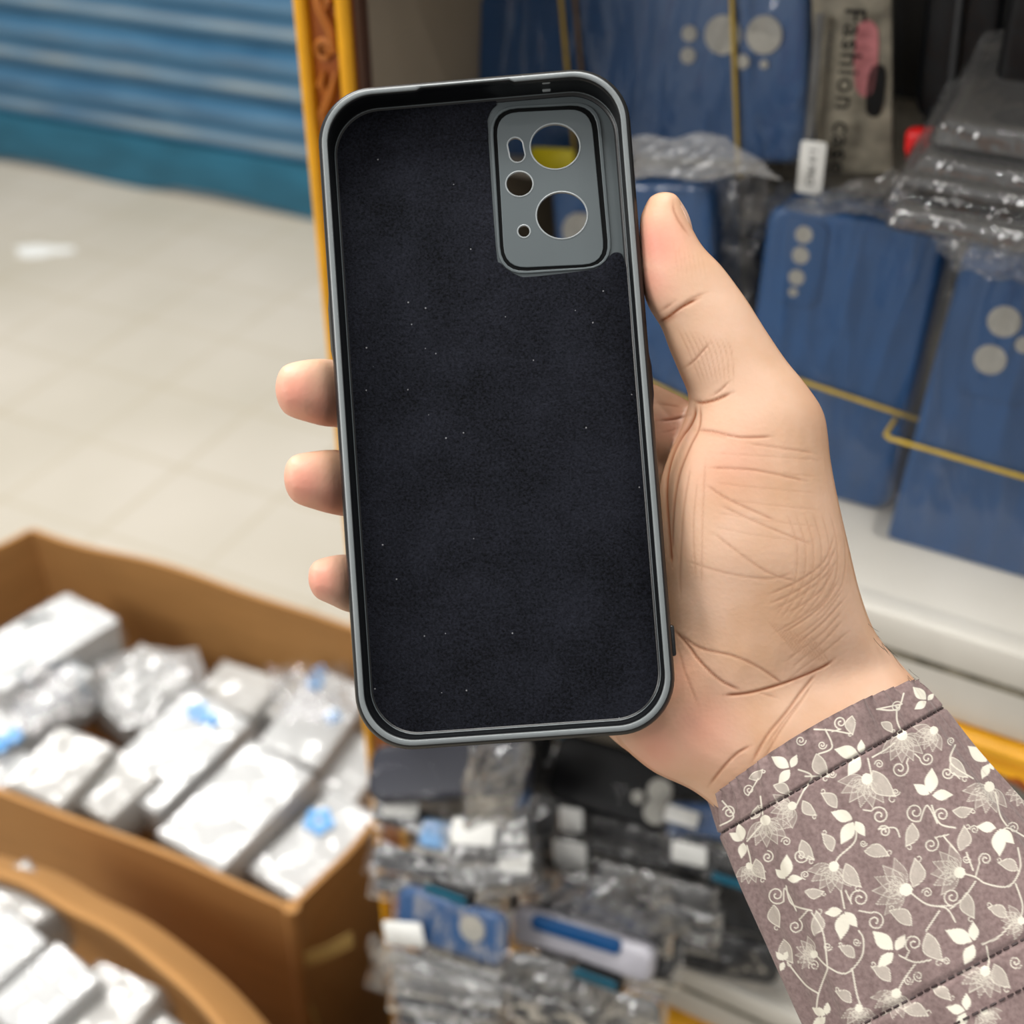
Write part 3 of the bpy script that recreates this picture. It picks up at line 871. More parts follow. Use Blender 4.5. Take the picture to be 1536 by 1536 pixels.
# pale case with a blue one inside
e, f = pile_item('white rimmed phone case with a blue strip inside in the lower middle of the heap', [(772, 1360), (986, 1418), (978, 1468), (768, 1412)], 0.014, 'lavender', 141, None, 0.006, PT, r=0.009)
q2 = [f.L(*p) for p in [(800, 1372), (934, 1408), (928, 1432), (798, 1392)]]; c = sum(q2)/4
fi = f.shift(c[0], c[1], 0.0)
V, Fc = rbox(np.linalg.norm(q2[1]-q2[0]), np.linalg.norm(q2[3]-q2[0]), 0.005, 0.004, 0.001, 6, 3)
mk('blue_insert', fi.W(V), Fc, M['blue_case'], e)
ribbed('teal ribbed clip at the bottom of the heap under the white rimmed case', (862, 1456), (926, 1480), 28, 0.090)
pile_item('black clip holder under the bottom teal ribbed clip', [(842, 1462), (910, 1482), (906, 1516), (850, 1512)], 0.008, 'black_case', 142, 'film', 0.0, PT, r=0.006)
for k, (q, mt) in enumerate([
        ([(760, 1424), (860, 1450), (852, 1500), (766, 1492)], 'greypack'),
        ([(770, 1490), (900, 1512), (892, 1548), (770, 1530)], 'darkpack'),
        ([(880, 1490), (992, 1500), (984, 1550), (876, 1540)], 'greypack')]):
    pile_item(['glinting grey pack at the bottom of the heap left of the lowest teal clip', 'charcoal pack at the very bottom of the heap', 'glinting grey pack at the bottom of the heap beside the golden trim'][k], q, 0.009, mt, 150+k, 'film_pile', 0.003, PT, amp=0.004)
e, f = pile_item('round ended black phone case with a teal end on the lower shelf beside the sleeve', [(985, 1392), (1168, 1420), (1164, 1474), (986, 1446)], 0.016, 'black_case', 161, 'film', 0.004, PT, t=0.058, r=0.013)
q2 = [f.L(*p) for p in [(980, 1392), (1000, 1396), (996, 1450), (978, 1446)]]; c = sum(q2)/4
V, Fc = rbox(0.009, f.l*0.9, 0.014, 0.003, 0.001, 6, 3); mk('teal_end', f.shift(-f.w/2+0.002, 0, -0.006).W(V), Fc, M['teal'], e)
pile_item('black wrapped case standing behind the round ended case, left of the sleeve', [(1056, 1320), (1180, 1344), (1172, 1410), (1060, 1390)], 0.012, 'black_case', 162, 'film', 0.0, PT, t=0.040)
crumple('crumpled clear bag on top of the heap between the navy case and the black cases', [(706, 1108), (800, 1110), (784, 1230), (694, 1236)], 0.115, 44, 'film_pile', 0.014)
crumple('crumpled shiny bag in the middle of the heap above the white rimmed case', [(770, 1300), (1000, 1310), (1040, 1400), (800, 1390)], 0.075, 45, 'film_pile', 0.014)
crumple('crumpled shiny bag at the bottom of the heap around the lowest teal clip', [(756, 1440), (990, 1470), (980, 1540), (750, 1536)], 0.120, 46, 'film_pile', 0.014)

# ------------------------------------------------------------------ cartons and white boxes
def carton(name, label, inner_rim, depth, wall=0.005, zr=None, curl=0.0):
    """open carton from its four rim corners (world points, in order), walls going straight down"""
    e = empty(name, np.mean(inner_rim, 0)*[1, 1, 0], label, 'carton')
    m = len(inner_rim)
    cen = np.mean(inner_rim, 0)
    for i in range(m):
        a_, b_ = inner_rim[i], inner_rim[(i+1) % m]
        d = unit(b_-a_); nout = np.array([d[1], -d[0], 0]); nout = nout if nout @ (a_-cen) > 0 else -nout
        g = np.random.default_rng(i+5)
        nx = 26; nz = 10; L_ = np.linalg.norm(b_-a_)
        inner, outer = [], []
        for u in np.linspace(0, 1, nx):
            for q in np.linspace(0, 1, nz):
                bow = 0.006*math.sin(math.pi*u)*(1-q)**2 + 0.0025*math.sin(u*11+i)*(1-q)
                zt = a_[2] + (b_[2]-a_[2])*u + 0.002*math.sin(u*17+i*2)
                p = a_ + (b_-a_)*u + nout*bow
                p = np.array([p[0], p[1], zt - q*(zt - (zt-depth))])
                inner.append(p); outer.append(p + nout*wall)
        V = np.array(inner + outer); k0 = nx*nz; Fc = []
        for x in range(nx-1):
            for y in range(nz-1):
                q0 = x*nz+y
                Fc += [(q0, q0+nz, q0+nz+1, q0+1), (k0+q0, k0+q0+1, k0+q0+nz+1, k0+q0+nz)]
        bd = [x*nz for x in range(nx)] + [(nx-1)*nz+y for y in range(1, nz)] + [x*nz+nz-1 for x in range(nx-2, -1, -1)] + [y for y in range(nz-2, 0, -1)]
        for k in range(len(bd)):
            p_, q_ = bd[k], bd[(k+1) % len(bd)]; Fc.append((p_, q_, k0+q_, k0+p_))
        mk('side_wall', V, Fc, M['card'], e)
    bot = np.array([[p[0], p[1], cen[2]-depth] for p in inner_rim]); bot2 = bot + [0, 0, 0.004]
    mk('bottom', *loft([bot, bot2]), M['card_in'], e, smooth=False)
    return e


ZR = 0.56
NR = onz(440, 1352, ZR); FLc = onz(48, 795, ZR)
NRl = onz(0, 1170, ZR); dfr = unit(NRl - NR); dbk = unit(onz(520, 945, ZR) - FLc)
NLc = NR + dfr*(np.linalg.norm(NRl-NR) + 0.31)
FRc = FLc + dbk*0.56
ca = carton('cardboard_carton', 'tall open brown cardboard carton full of white boxed chargers standing on the tiles', [NR, FRc, FLc, NLc], 0.555)
# folded corner strip and tape
for pts, wd in (([(437, 1360), (447, 1420), (452, 1470), (462, 1530)], 0.007),):
    mb = MB(); mb.add(*tubev([onpl(x, y, NR + EN*0.004, EN) for x, y in pts], wd, 8)); mb.build('corner_fold', M['card'], ca)
for pts in ([(452, 1440), (490, 1428), (530, 1408)], [(440, 1440), (452, 1480), (478, 1536)]):
    q = smooth_poly([onpl(x, y, NR + EN*0.006 + EX*0.0, unit(EN + EX*0.25)) for x, y in pts], 6)
    Vt = np.concatenate([q + EZ*0.009, q - EZ*0.009, q + EZ*0.009 + EN*0.0012, q - EZ*0.009 + EN*0.0012]); m = len(q); Fc = []
    for i in range(m-1):
        Fc += [(i, i+1, m+i+1, m+i), (2*m+i, 3*m+i, 3*m+i+1, 2*m+i+1), (i, 2*m+i, 2*m+i+1, i+1), (m+i, m+i+1, 3*m+i+1, 3*m+i)]
    Fc += [(0, m, 3*m, 2*m), (m-1, 3*m-1, 4*m-1, 2*m-1)]
    mk('packing_tape', Vt, Fc, M['tape'], ca)


def white_box(label, quad, z, th, mat='whitebox', seed=0, marks=(), slot=None, tilt=(0, 0), film='film_milky', grp='white charger boxes in the carton'):
    n = unit(EZ + EX*tilt[0] + EN*tilt[1])
    cx = sum(q[0] for q in quad)/4; cy = sum(q[1] for q in quad)/4
    f = qframe(quad, onz(cx, cy, z), n)
    e = empty('charger_box', f.c - f.n*th, label, 'charger box', grp)
    V, Fc = rbox(f.w, f.l, th, 0.004, 0.0022, 4, 3)
    bx = mk('box', f.shift(0, 0, -th/2).W(V), Fc, M[mat], e)
    if film: wrap('plastic_bag', f.shift(0, 0, -th/2), f.w+0.008, f.l+0.010, th+0.002, seed, M[film], e, 0.0025, nx=30, ny=34)
    if marks:
        for cl in marks:
            mb = MB()
            for x, y, r in cl:
                u = f.L(x, y); mb.add(*discv(f, u[0], u[1], r*0.00055, 0.0, 0.0045, 14))
            mb.build('blue_mark', M['bluemark'], e)
    if slot:
        q = [f.L(*p) for p in slot]
        mb = MB(); mb.add(*tubev(f.W(np.array([(p[0], p[1], 0.001) for p in smooth_poly(q, 5)])), [0.0008] + [0.0028]*(5*(len(q)-1)-1) + [0.0008], 8)); mb.build('socket_slot', M['darkpack'], e)
    return e


def petals(x, y, r, n=6):
    return [(x + r*math.cos(a), y + r*0.85*math.sin(a), r*0.62) for a in np.linspace(0.3, 0.3+2*math.pi, n, endpoint=False)]


white_box('white charger box with a dark slot at the back left of the carton', [(-60, 990), (98, 882), (156, 926), (10, 1052)], 0.545, 0.045, 'whitebox', 201, [], [(34, 940), (56, 930), (78, 924)], (0.0, -0.1), 'film')
white_box('pale bagged charger box with blue marks at the left edge of the carton', [(-70, 1060), (60, 974), (136, 1000), (20, 1130)], 0.53, 0.05, 'whitebox', 202, [petals(22, 1106, 9), petals(0, 1120, 9)], None, (0, 0.05))
white_box('large white charger box with blue marks in the middle of the carton', [(140, 1160), (292, 1036), (372, 1080), (238, 1224)], 0.52, 0.06, 'whitebox', 203, [petals(298, 1070, 11, 5), petals(318, 1082, 9, 5)], None, (0, 0.1))
white_box('brightest white charger box near the front of the carton', [(222, 1250), (388, 1114), (466, 1160), (338, 1308)], 0.545, 0.06, 'whitebox', 204, [], None, (0, 0.08))
white_box('white charger box with a blue flower mark at the right front corner of the carton', [(378, 1302), (498, 1180), (556, 1224), (452, 1366)], 0.525, 0.05, 'whitebox', 205, [petals(479, 1235, 15, 5)], None, (0, 0.05))
white_box('white charger box with blue marks beside the lower end of the held case', [(398, 1112), (470, 996), (548, 1034), (482, 1164)], 0.50, 0.05, 'whitebox', 206, [petals(472, 1026, 9, 5), petals(500, 1078, 8, 4), petals(480, 1010, 7, 4)], None, (0.1, 0.05))
white_box('short white charger box at the left front of the carton', [(8, 1176), (92, 1084), (164, 1122), (94, 1214)], 0.535, 0.05, 'greybox', 207, [], None, (0.05, 0.05))
white_box('small pale box lying between the two front white boxes at left', [(96, 1190), (170, 1120), (236, 1160), (160, 1236)], 0.520, 0.04, 'greybox', 208, [], None, (-0.1, 0.1))
white_box('greyish bagged box behind the middle white box', [(118, 1046), (210, 968), (296, 1010), (190, 1088)], 0.49, 0.05, 'greybox', 209, [], None, (0.1, 0.1))
white_box('greyish bagged box against the back wall of the carton', [(286, 1046), (340, 990), (420, 1020), (380, 1076)], 0.48, 0.05, 'greybox', 210, [], None, (-0.1, 0.1))
white_box('greyish bagged box behind the box with blue marks at the right', [(376, 1060), (430, 1004), (500, 1030), (440, 1090)], 0.475, 0.05, 'greybox', 211, [], None, (-0.1, 0.0))
white_box('white box sunk low at the left edge of the carton below the marked box', [(-60, 1180), (20, 1110), (70, 1150), (-10, 1230)], 0.515, 0.05, 'whitebox', 212, [petals(4, 1112, 7, 4)], None, (0, 0.0))
white_box('white box wedged at the right wall of the carton behind the flower marked box', [(466, 1180), (530, 1090), (580, 1120), (540, 1210)], 0.475, 0.05, 'whitebox', 213, [], None, (0.0, 0.05))
crumple('crumpled clear bags lying between the white boxes at the back of the carton', [(110, 985), (300, 975), (310, 1080), (180, 1100)], -0.0, 61, 'film_milky', 0.012, pl=0.505)

crumple('crumpled clear bag tail lying over the pale bagged box at the left edge', [(-10, 1010), (110, 985), (150, 1060), (30, 1110)], 0, 62, 'film_grey', 0.012, pl=0.545)
crumple('crumpled clear bag tail at the right back of the carton near the held case', [(400, 1000), (520, 1000), (530, 1090), (410, 1080)], 0, 63, 'film_grey', 0.012, pl=0.515)
# second carton, bottom left, with a bulging round rim
zc = 0.62
rim = smooth_poly([onz(*p, zc) for p in [(-60, 1300), (30, 1326), (100, 1366), (170, 1402), (236, 1452), (290, 1500), (340, 1560), (380, 1640)]], 5)
cb = empty('cardboard_carton', rim[len(rim)//2]*[1, 1, 0], 'open brown carton with a bulging rounded rim at the bottom left corner', 'carton')
m = len(rim); tg = np.gradient(rim, axis=0); no = np.array([unit([-t_[1], t_[0], 0]) for t_ in tg]); cc = onz(60, 1500, zc)
no = np.array([v if v @ (p-cc) > 0 else -v for v, p in zip(no, rim)])
lay = [(0.0, 0.0), (0.004, 0.002), (0.010, -0.004), (0.030, -0.022), (0.040, -0.06), (0.040, -0.30), (0.034, -0.30), (0.034, -0.06), (0.022, -0.030), (0.0, -0.010)]
# lip folded outward: inner edge higher, outer edge lower
V = np.concatenate([rim + no*a_*1.05 + EZ*b_ for a_, b_ in lay]); Fc = []; kk = len(lay)
for i in range(kk):
    i2 = (i+1) % kk
    for j in range(m-1): Fc.append((i*m+j, i*m+j+1, i2*m+j+1, i2*m+j))
Fc += [[i*m for i in range(kk)], [i*m+m-1 for i in range(kk)][::-1]]
mk('curved_wall', V, Fc, M['card'], cb)
poly = np.concatenate([rim + no*0.036, [onz(-200, 1640, zc), onz(-200, 1340, zc)]]); lo = poly.copy(); lo[:, 2] = 0.0; hi = poly.copy(); hi[:, 2] = zc-0.30
V, Fc = loft([lo, hi]); mk('base', V, Fc, M['card_in'], cb, smooth=False)
for k, (q, z, mt) in enumerate([
        ([(-60, 1330), (40, 1308), (96, 1352), (10, 1420)], 0.605, 'greybox'),
        ([(-60, 1420), (10, 1370), (70, 1400), (-20, 1500)], 0.615, 'whitebox'),
        ([(-20, 1500), (88, 1420), (150, 1460), (40, 1580)], 0.610, 'whitebox'),
        ([(60, 1560), (150, 1436), (236, 1486), (150, 1610)], 0.595, 'greybox'),
        ([(130, 1600), (226, 1500), (300, 1560), (200, 1680)], 0.580, 'greybox')]):
    white_box(['greyish bagged box at the top of the bottom left carton', 'white bagged box at the left edge of the bottom left carton', 'white bagged box in the middle of the bottom left carton', 'pale bagged box against the rounded rim of the bottom left carton', 'pale bagged box lowest along the rounded rim of the bottom left carton'][k], q, z, 0.05, mt, 220+k, [], None, (0.05*(-1)**k, 0.05), 'film_milky', 'white boxes in the bottom left carton')

# ------------------------------------------------------------------ the held black case
def rotm(w_):
    th = np.linalg.norm(w_); k = w_/th; K = np.array([[0, -k[2], k[1]], [k[2], 0, -k[0]], [-k[1], k[0], 0]])
    return np.eye(3) + math.sin(th)*K + (1-math.cos(th))*K@K


CW, CL, CR = 0.0805, 0.170, 0.0145
R_ = rotm(np.array([0.0541, 0.0353, 0.0743])); tv = np.array([-0.0047, 0.0271, 0.3194])
c2w = lambda v: RT*v[0] + UP*v[1] + FW*v[2]
HC = Fr(CAM + c2w(tv), c2w(R_[:, 0]), c2w(R_[:, 1]), -c2w(R_[:, 2]))
mm = 0.001
M['tpu'] = pmat('black_soft_shell', (11, 13, 16), 0.36, 0.04, 60, 0.03, 1500, 0.5)
M['tpu_lip'] = pmat('grey_rim_lip', (116, 122, 124), 0.34, 0.05, 60, 0.02, 1500, 0.6)
M['tpu_panel'] = pmat('charcoal_matt_shell', (82, 90, 93), 0.42, 0.03, 60, 0.02, 1500, 0.5)
M['groove'] = pmat('black_groove', (6, 7, 8), 0.7, 0.02, 60, spec=0.1)
M['tpu_edge_highlight'] = pmat('pale_edge_highlight', (150, 156, 158), 0.35, 0.03, 60)  # pale tone paints the light caught by the hole edges


def felt_mat():
    m = bpy.data.materials.new('black_microfibre_lining'); m.use_nodes = True
    nt = m.node_tree; N = nt.nodes; Lk = nt.links; b = N['Principled BSDF']
    tc = N.new('ShaderNodeTexCoord')
    n1 = N.new('ShaderNodeTexNoise'); n1.inputs['Scale'].default_value = 1500; n1.inputs['Detail'].default_value = 5; n1.inputs['Roughness'].default_value = 0.7
    n2 = N.new('ShaderNodeTexNoise'); n2.inputs['Scale'].default_value = 60; n2.inputs['Detail'].default_value = 3
    n3 = N.new('ShaderNodeTexVoronoi'); n3.inputs['Scale'].default_value = 420; n3.inputs['Randomness'].default_value = 1
    for n_ in (n1, n2, n3): Lk.new(tc.outputs['Object'], n_.inputs['Vector'])
    ad = N.new('ShaderNodeMath'); ad.operation = 'MULTIPLY_ADD'; ad.inputs[1].default_value = 0.35
    Lk.new(n2.outputs['Fac'], ad.inputs[0]); Lk.new(n1.outputs['Fac'], ad.inputs[2])
    rp = N.new('ShaderNodeValToRGB'); rp.color_ramp.elements[0].position = 0.50; rp.color_ramp.elements[1].position = 0.88
    rp.color_ramp.elements[0].color = lin((4, 5, 8)); rp.color_ramp.elements[1].color = lin((36, 38, 47))
    Lk.new(ad.outputs[0], rp.inputs[0])
    n3.inputs['Scale'].default_value = 1100
    sp = N.new('ShaderNodeSeparateColor'); Lk.new(n3.outputs['Color'], sp.inputs[0])
    t1 = N.new('ShaderNodeMath'); t1.operation = 'GREATER_THAN'; t1.inputs[1].default_value = 0.994; Lk.new(sp.outputs[0], t1.inputs[0])
    t2 = N.new('ShaderNodeMath'); t2.operation = 'LESS_THAN'; t2.inputs[1].default_value = 0.24; Lk.new(n3.outputs['Distance'], t2.inputs[0])
    t3 = N.new('ShaderNodeMath'); t3.operation = 'MULTIPLY'; Lk.new(t1.outputs[0], t3.inputs[0]); Lk.new(t2.outputs[0], t3.inputs[1])
    mu = N.new('ShaderNodeMix'); mu.data_type = 'RGBA'; Lk.new(t3.outputs[0], mu.inputs[0]); mu.inputs[6].default_value = (0, 0, 0, 1); mu.inputs[7].default_value = (0.22, 0.22, 0.23, 1)
    sm = N.new('ShaderNodeMix'); sm.data_type = 'RGBA'; sm.blend_type = 'ADD'; sm.inputs[0].default_value = 1
    Lk.new(rp.outputs[0], sm.inputs[6]); Lk.new(mu.outputs[2], sm.inputs[7]); Lk.new(sm.outputs[2], b.inputs['Base Color'])
    b.inputs['Roughness'].default_value = 0.95; b.inputs['Specular IOR Level'].default_value = 0.1
    b.inputs['Sheen Weight'].default_value = 0.05
    bp = N.new('ShaderNodeBump'); bp.inputs['Strength'].default_value = 0.9; bp.inputs['Distance'].default_value = 0.0004
    Lk.new(n1.outputs['Fac'], bp.inputs['Height']); Lk.new(bp.outputs[0], b.inputs['Normal'])
    return m


M['felt'] = felt_mat()
hc = empty('held_phone_case', HC.c - HC.y*CL/2 - HC.n*0.011, 'black felt lined phone case held in the hand, its camera cutout panel at top right', 'phone case')
prof = [(3.6, -10.0), (2.9, -9.4), (2.6, -8.4), (2.5, -3.4), (2.8, -2.2), (3.0, -1.5), (3.0, -0.9), (2.75, -0.3), (2.5, -0.05), (1.4, -0.05), (0.95, -0.35), (0.5, -0.9), (0.15, -1.7), (0.0, -3.0), (0.0, -7.5), (0.35, -9.3), (1.2, -10.6), (2.6, -11.25), (4.0, -11.4), (4.0, -10.6), (3.8, -10.0)]
lip = [(2.65, -0.25), (2.55, -0.02), (2.35, 0.14), (1.6, 0.10), (1.3, -0.08), (1.3, -0.25)]
nprof = len(prof)
prof = prof + lip
rings = []
for ins, z in prof:
    q = rrect(CW-2*ins*mm, CL-2*ins*mm, CR-ins*mm*0.8, 14)
    # denser straight runs, so that the lip can step
    out = []
    for i in range(len(q)):
        a_, b_ = q[i], q[(i+1) % len(q)]
        n_ = 40 if np.linalg.norm(b_-a_) > 0.02 else 1
        out += [a_ + (b_-a_)*k/n_ for k in range(n_)]
    rings.append(np.c_[np.array(out), np.full(len(out), z*mm)])
tl = HC.L(628, 128)[0]; tr_ = HC.L(764, 113)[0]
for (ins, z), rg in zip(prof, rings):
    if ins > 1.9 and z > -3:
        k = (rg[:, 1] > CL/2 - 0.006) & (rg[:, 0] > tl) & (rg[:, 0] < tr_)
        rg[k, 1] += 0.6*mm
    if ins < 0.05:                                         # key bulges on the long sides
        for sgn, y0, y1 in ((-1, HC.L(493, 440)[1], HC.L(497, 530)[1]), (1, HC.L(976, 540)[1], HC.L(985, 600)[1])):
            yy0, yy1 = min(y0, y1), max(y0, y1)
            k = (np.sign(rg[:, 0]) == sgn) & (np.abs(rg[:, 0]) > CW/2-0.002) & (rg[:, 1] > yy0) & (rg[:, 1] < yy1)
            rg[k, 0] += sgn*0.45*mm
for nm, rgs, mt in (('shell', rings[:nprof], 'tpu'), ('rim_lip', rings[nprof:], 'tpu_lip')):
    n = len(rgs[0]); V = np.concatenate(rgs); Fc = []
    for i in range(len(rgs)):
        i2 = (i+1) % len(rgs)
        for j in range(n): Fc.append((i*n+j, i*n+(j+1) % n, i2*n+(j+1) % n, i2*n+j))
    mk(nm, HC.W(V), Fc, M[mt], hc)

ZF = -0.0102
HF = HC.shift(0, 0, ZF)
L2 = lambda x, y: HF.L(x, y)


def pxround(c4, rpx, n=6):
    """rounded quad from four pixel corners, in local coordinates of the case floor"""
    c4 = [np.array(p, float) for p in c4]; out = []
    for i in range(4):
        p0, p1, p2 = c4[i-1], c4[i], c4[(i+1) % 4]
        a_ = p1 + unit(p0-p1)*rpx; b_ = p1 + unit(p2-p1)*rpx
        for k in range(n+1):
            t = k/n; q = a_*(1-t)**2 + 2*p1*t*(1-t) + b_*t*t
            out.append(L2(*q))
    return np.array(out)


def pxell(x, y, rx, ry, n=40):
    return np.array([L2(x + rx*math.cos(a), y + ry*math.sin(a)) for a in np.linspace(0, 2*math.pi, n, endpoint=False)])


def pxslot(x, y, w_, h_, n=10):
    r = w_/2; o = []
    for k in range(n+1): a = math.pi*k/n; o.append(L2(x + r*math.cos(a) + 1.5, y + h_/2 - r + r*math.sin(a)))
    for k in range(n+1): a = math.pi + math.pi*k/n; o.append(L2(x + r*math.cos(a) - 1.5, y - h_/2 + r + r*math.sin(a)))
    return np.array(o)


holes = [('camera_hole_rim', pxell(832.7, 220.2, 37.5, 34.5)), ('camera_hole_rim', pxell(842.8, 323.5, 38.5, 35.5)),
         ('lens_hole_rim', pxell(779.3, 276.5, 20.5, 19)), ('pin_hole_rim', pxell(786, 347.5, 9.5, 9.5)), ('flash_slot_rim', pxslot(774.6, 225.5, 24, 38))]
inner = pxround([(744, 170), (886, 163), (908, 396), (757, 403)], 34)
ringo = pxround([(733, 161), (899, 152), (920, 402), (749, 414)], 42)
# back plate: everything under the lining, pierced by the camera panel
plate_o = rrect(CW-2*3.3*mm, CL-2*3.3*mm, CR-0.0026, 12)
V, Fc = filled([plate_o, inner*1.0], -11.3*mm, ZF)
mk('back_plate', HC.W(V), Fc, M['tpu_panel'], hc)
V, Fc = filled([inner] + [h for _, h in holes], -11.6*mm, ZF + 0.30*mm, 0.15*mm)
cp = mk('camera_panel', HC.W(V), Fc, M['tpu_panel'], hc)
for nm, h in holes:
    pts = np.c_[h, np.full(len(h), ZF + 0.25*mm)]
    mk(nm, *(lambda q: tubev(q, 0.22*mm, 6, True))(HC.W(pts)), M['tpu_edge_highlight'], cp)
# raised ring round the panel
cen = inner.mean(0); V, Fc = filled([inner + (ringo-inner)*0.98, inner + (ringo-inner)*0.55], ZF - 0.2*mm, ZF + 0.50*mm, 0.18*mm)
mk('panel_rim', HC.W(V), Fc, M['tpu_panel'], hc)
# groove shows dark between panel and ring
V, Fc = filled([inner + (ringo-inner)*0.56, inner - (inner-cen)*0.004], ZF - 1.0*mm, ZF + 0.04*mm)
mk('panel_groove', HC.W(V), Fc, M['groove'], hc)
# felt lining outline, with the notch for the camera
fo = rrect(CW-2*3.0*mm, CL-2*3.0*mm, CR-0.0024, 12)
fx, fy_ = CW/2-3.0*mm, CL/2-3.0*mm
notch = smooth_poly([L2(*p) for p in [(745, 158), (737, 166), (731, 182), (732, 200), (744, 372), (752, 396), (776, 413), (800, 415), (884, 405), (900, 398), (912, 386), (922, 379), (932, 381), (937, 392)]], 4)
left_top = [p for p in fo if not (p[0] > 0 and p[1] > 0)]
# build: start at the notch end on the right side, go clockwise round the bottom, up the left, across the top to the notch start
def side(pts): return [p for p in pts]
br = [p for p in fo if p[0] > 0 and p[1] < 0][::-1]; bl = [p for p in fo if p[0] < 0 and p[1] < 0][::-1]; tlq = [p for p in fo if p[0] < 0 and p[1] > 0][::-1]
rx = notch[-1]
out = [np.array([rx[0]+0.001, rx[1]-0.004])] + [np.array([br[0][0]-0.0006, rx[1]-0.02])] + [b - np.array([0.0006, 0]) for b in br] + bl + tlq + [np.array([notch[0][0], fy_])] + list(notch)
V, Fc = filled([np.array(out)], ZF - 0.0003, ZF + 0.00035, 0.00012)
mk('felt_lining', HC.W(V), Fc, M['felt'], hc)
# thin bead running round the lining
mk('lining_bead', *tubev(HC.W(np.c_[np.array(rrect(CW-2*2.75*mm, CL-2*2.75*mm, CR-0.0022, 12)), np.full(52, ZF+0.0006)]), 0.00035, 6, True), M['tpu_panel'], hc)
# small button on the lower right edge, loops at the top edge
b0, b1 = HC.L(1012, 938), HC.L(1016, 985)
V, Fc = rbox(0.0016, abs(b1[1]-b0[1]), 0.004, 0.0006, 0.0004, 4, 2)
mk('side_button', HC.W(V + [CW/2, (b0[1]+b1[1])/2, -0.0042]), Fc, M['tpu'], hc)
mb = MB()
for x, y, z in ((819, 118, -0.0022), (821, 139, -0.0075)):
    u = HC.L(x, y); V, Fc = rbox(0.0022, 0.0008, 0.0012, 0.0003, 0.0002, 4, 2); mb.add(HC.W(V + [u[0], CL/2-0.0026, z]), Fc)
mb.build('microphone_hole', M['tpu_edge_highlight'], hc)
# ------------------------------------------------------------------ the person: hand and sleeve
def ring(Lp, Rp, d, th, n=28, dl=None, dr=None):
    a = P(Lp[0], Lp[1], dl or d); b = P(Rp[0], Rp[1], dr or d)
    c = (a+b)/2; h = (b-a)/2; v = unit(c-CAM); v = v - unit(h)*(v @ unit(h)); v = unit(v)
    ang = np.linspace(0, 2*math.pi, n, endpoint=False); e_ = 0.9
    ca, sa = np.cos(ang), np.sin(ang)
    ca = np.sign(ca)*np.abs(ca)**e_; sa = np.sign(sa)*np.abs(sa)**e_
    return c + ca[:, None]*h + sa[:, None]*v*th*0.001


def limb(rs, sub=5, cap0=None, cap1=None):
    """rs: (L, R, depth, half thickness in mm); smooth loft with rounded ends"""
    A_ = np.array([[r[0][0], r[0][1], r[1][0], r[1][1], r[2], r[3]] for r in rs], float)
    A_ = smooth_poly(A_, sub)
    R = [ring((q[0], q[1]), (q[2], q[3]), q[4], q[5]) for q in A_]
    def dome(r0, r1, k):
        c = r0.mean(0); d = unit(c - r1.mean(0)); h = np.linalg.norm(r0-c, axis=1).mean()*k
        return [c + (r0-c)*math.cos(a) + d*h*math.sin(a) for a in np.radians([30, 55, 75, 87])]
    if cap0: R = dome(R[0], R[1], cap0)[::-1] + R
    if cap1: R = R + dome(R[-1], R[-2], cap1)
    return loft(R)


mb = MB()
# thumb, ball of the thumb and wrist
mb.add(*limb([
    ((970, 304), (1019, 299), 0.3245, 5.0), ((960, 330), (1032, 330), 0.325, 7.2), ((960, 375), (1052, 368), 0.3255, 9), ((962, 420), (1080, 398), 0.326, 10),
    ((972, 458), (1106, 432), 0.3265, 10.5), ((993, 492), (1122, 456), 0.327, 11), ((1004, 522), (1147, 496), 0.328, 12),
    ((1020, 560), (1178, 542), 0.329, 13), ((1034, 598), (1206, 577), 0.330, 14.5), ((1024, 640), (1233, 622), 0.3315, 17),
    ((1000, 692), (1242, 690), 0.333, 19), ((988, 745), (1252, 745), 0.3345, 20.5), ((990, 830), (1270, 826), 0.336, 21.5),
    ((994, 900), (1286, 890), 0.338, 21), ((988, 985), (1308, 946), 0.340, 20), ((920, 1085), (1342, 988), 0.3425, 19.5),
    ((968, 1150), (1360, 1008), 0.3415, 19), ((1042, 1188), (1380, 1032), 0.340, 19), ((1088, 1232), (1404, 1078), 0.339, 19), ((1116, 1296), (1436, 1142), 0.337, 19)],
    5, 0.5, None))
# palm behind the case
mb.add(*limb([((1190, 800), (1040, 1180), 0.348, 14), ((1110, 700), (960, 1140), 0.3475, 12.5), ((1040, 655), (908, 1100), 0.3485, 11.5), ((985, 625), (850, 1030), 0.350, 10.5),
              ((935, 610), (820, 970), 0.352, 9.5), ((900, 605), (800, 945), 0.353, 8)], 5, 0.3, 0.3))
# base of the index finger and the finger lying along the back of the case
mb.add(*limb([((1085, 640), (1090, 770), 0.346, 12), ((1042, 607), (1052, 742), 0.346, 11.5), ((983, 577), (985, 700), 0.3475, 10.5), ((920, 552), (900, 668), 0.349, 10), ((840, 505), (800, 610), 0.349, 9), ((740, 450), (690, 545), 0.3475, 8.5),
              ((650, 410), (610, 498), 0.3450, 7.5)], 5, 0.4, 0.8))
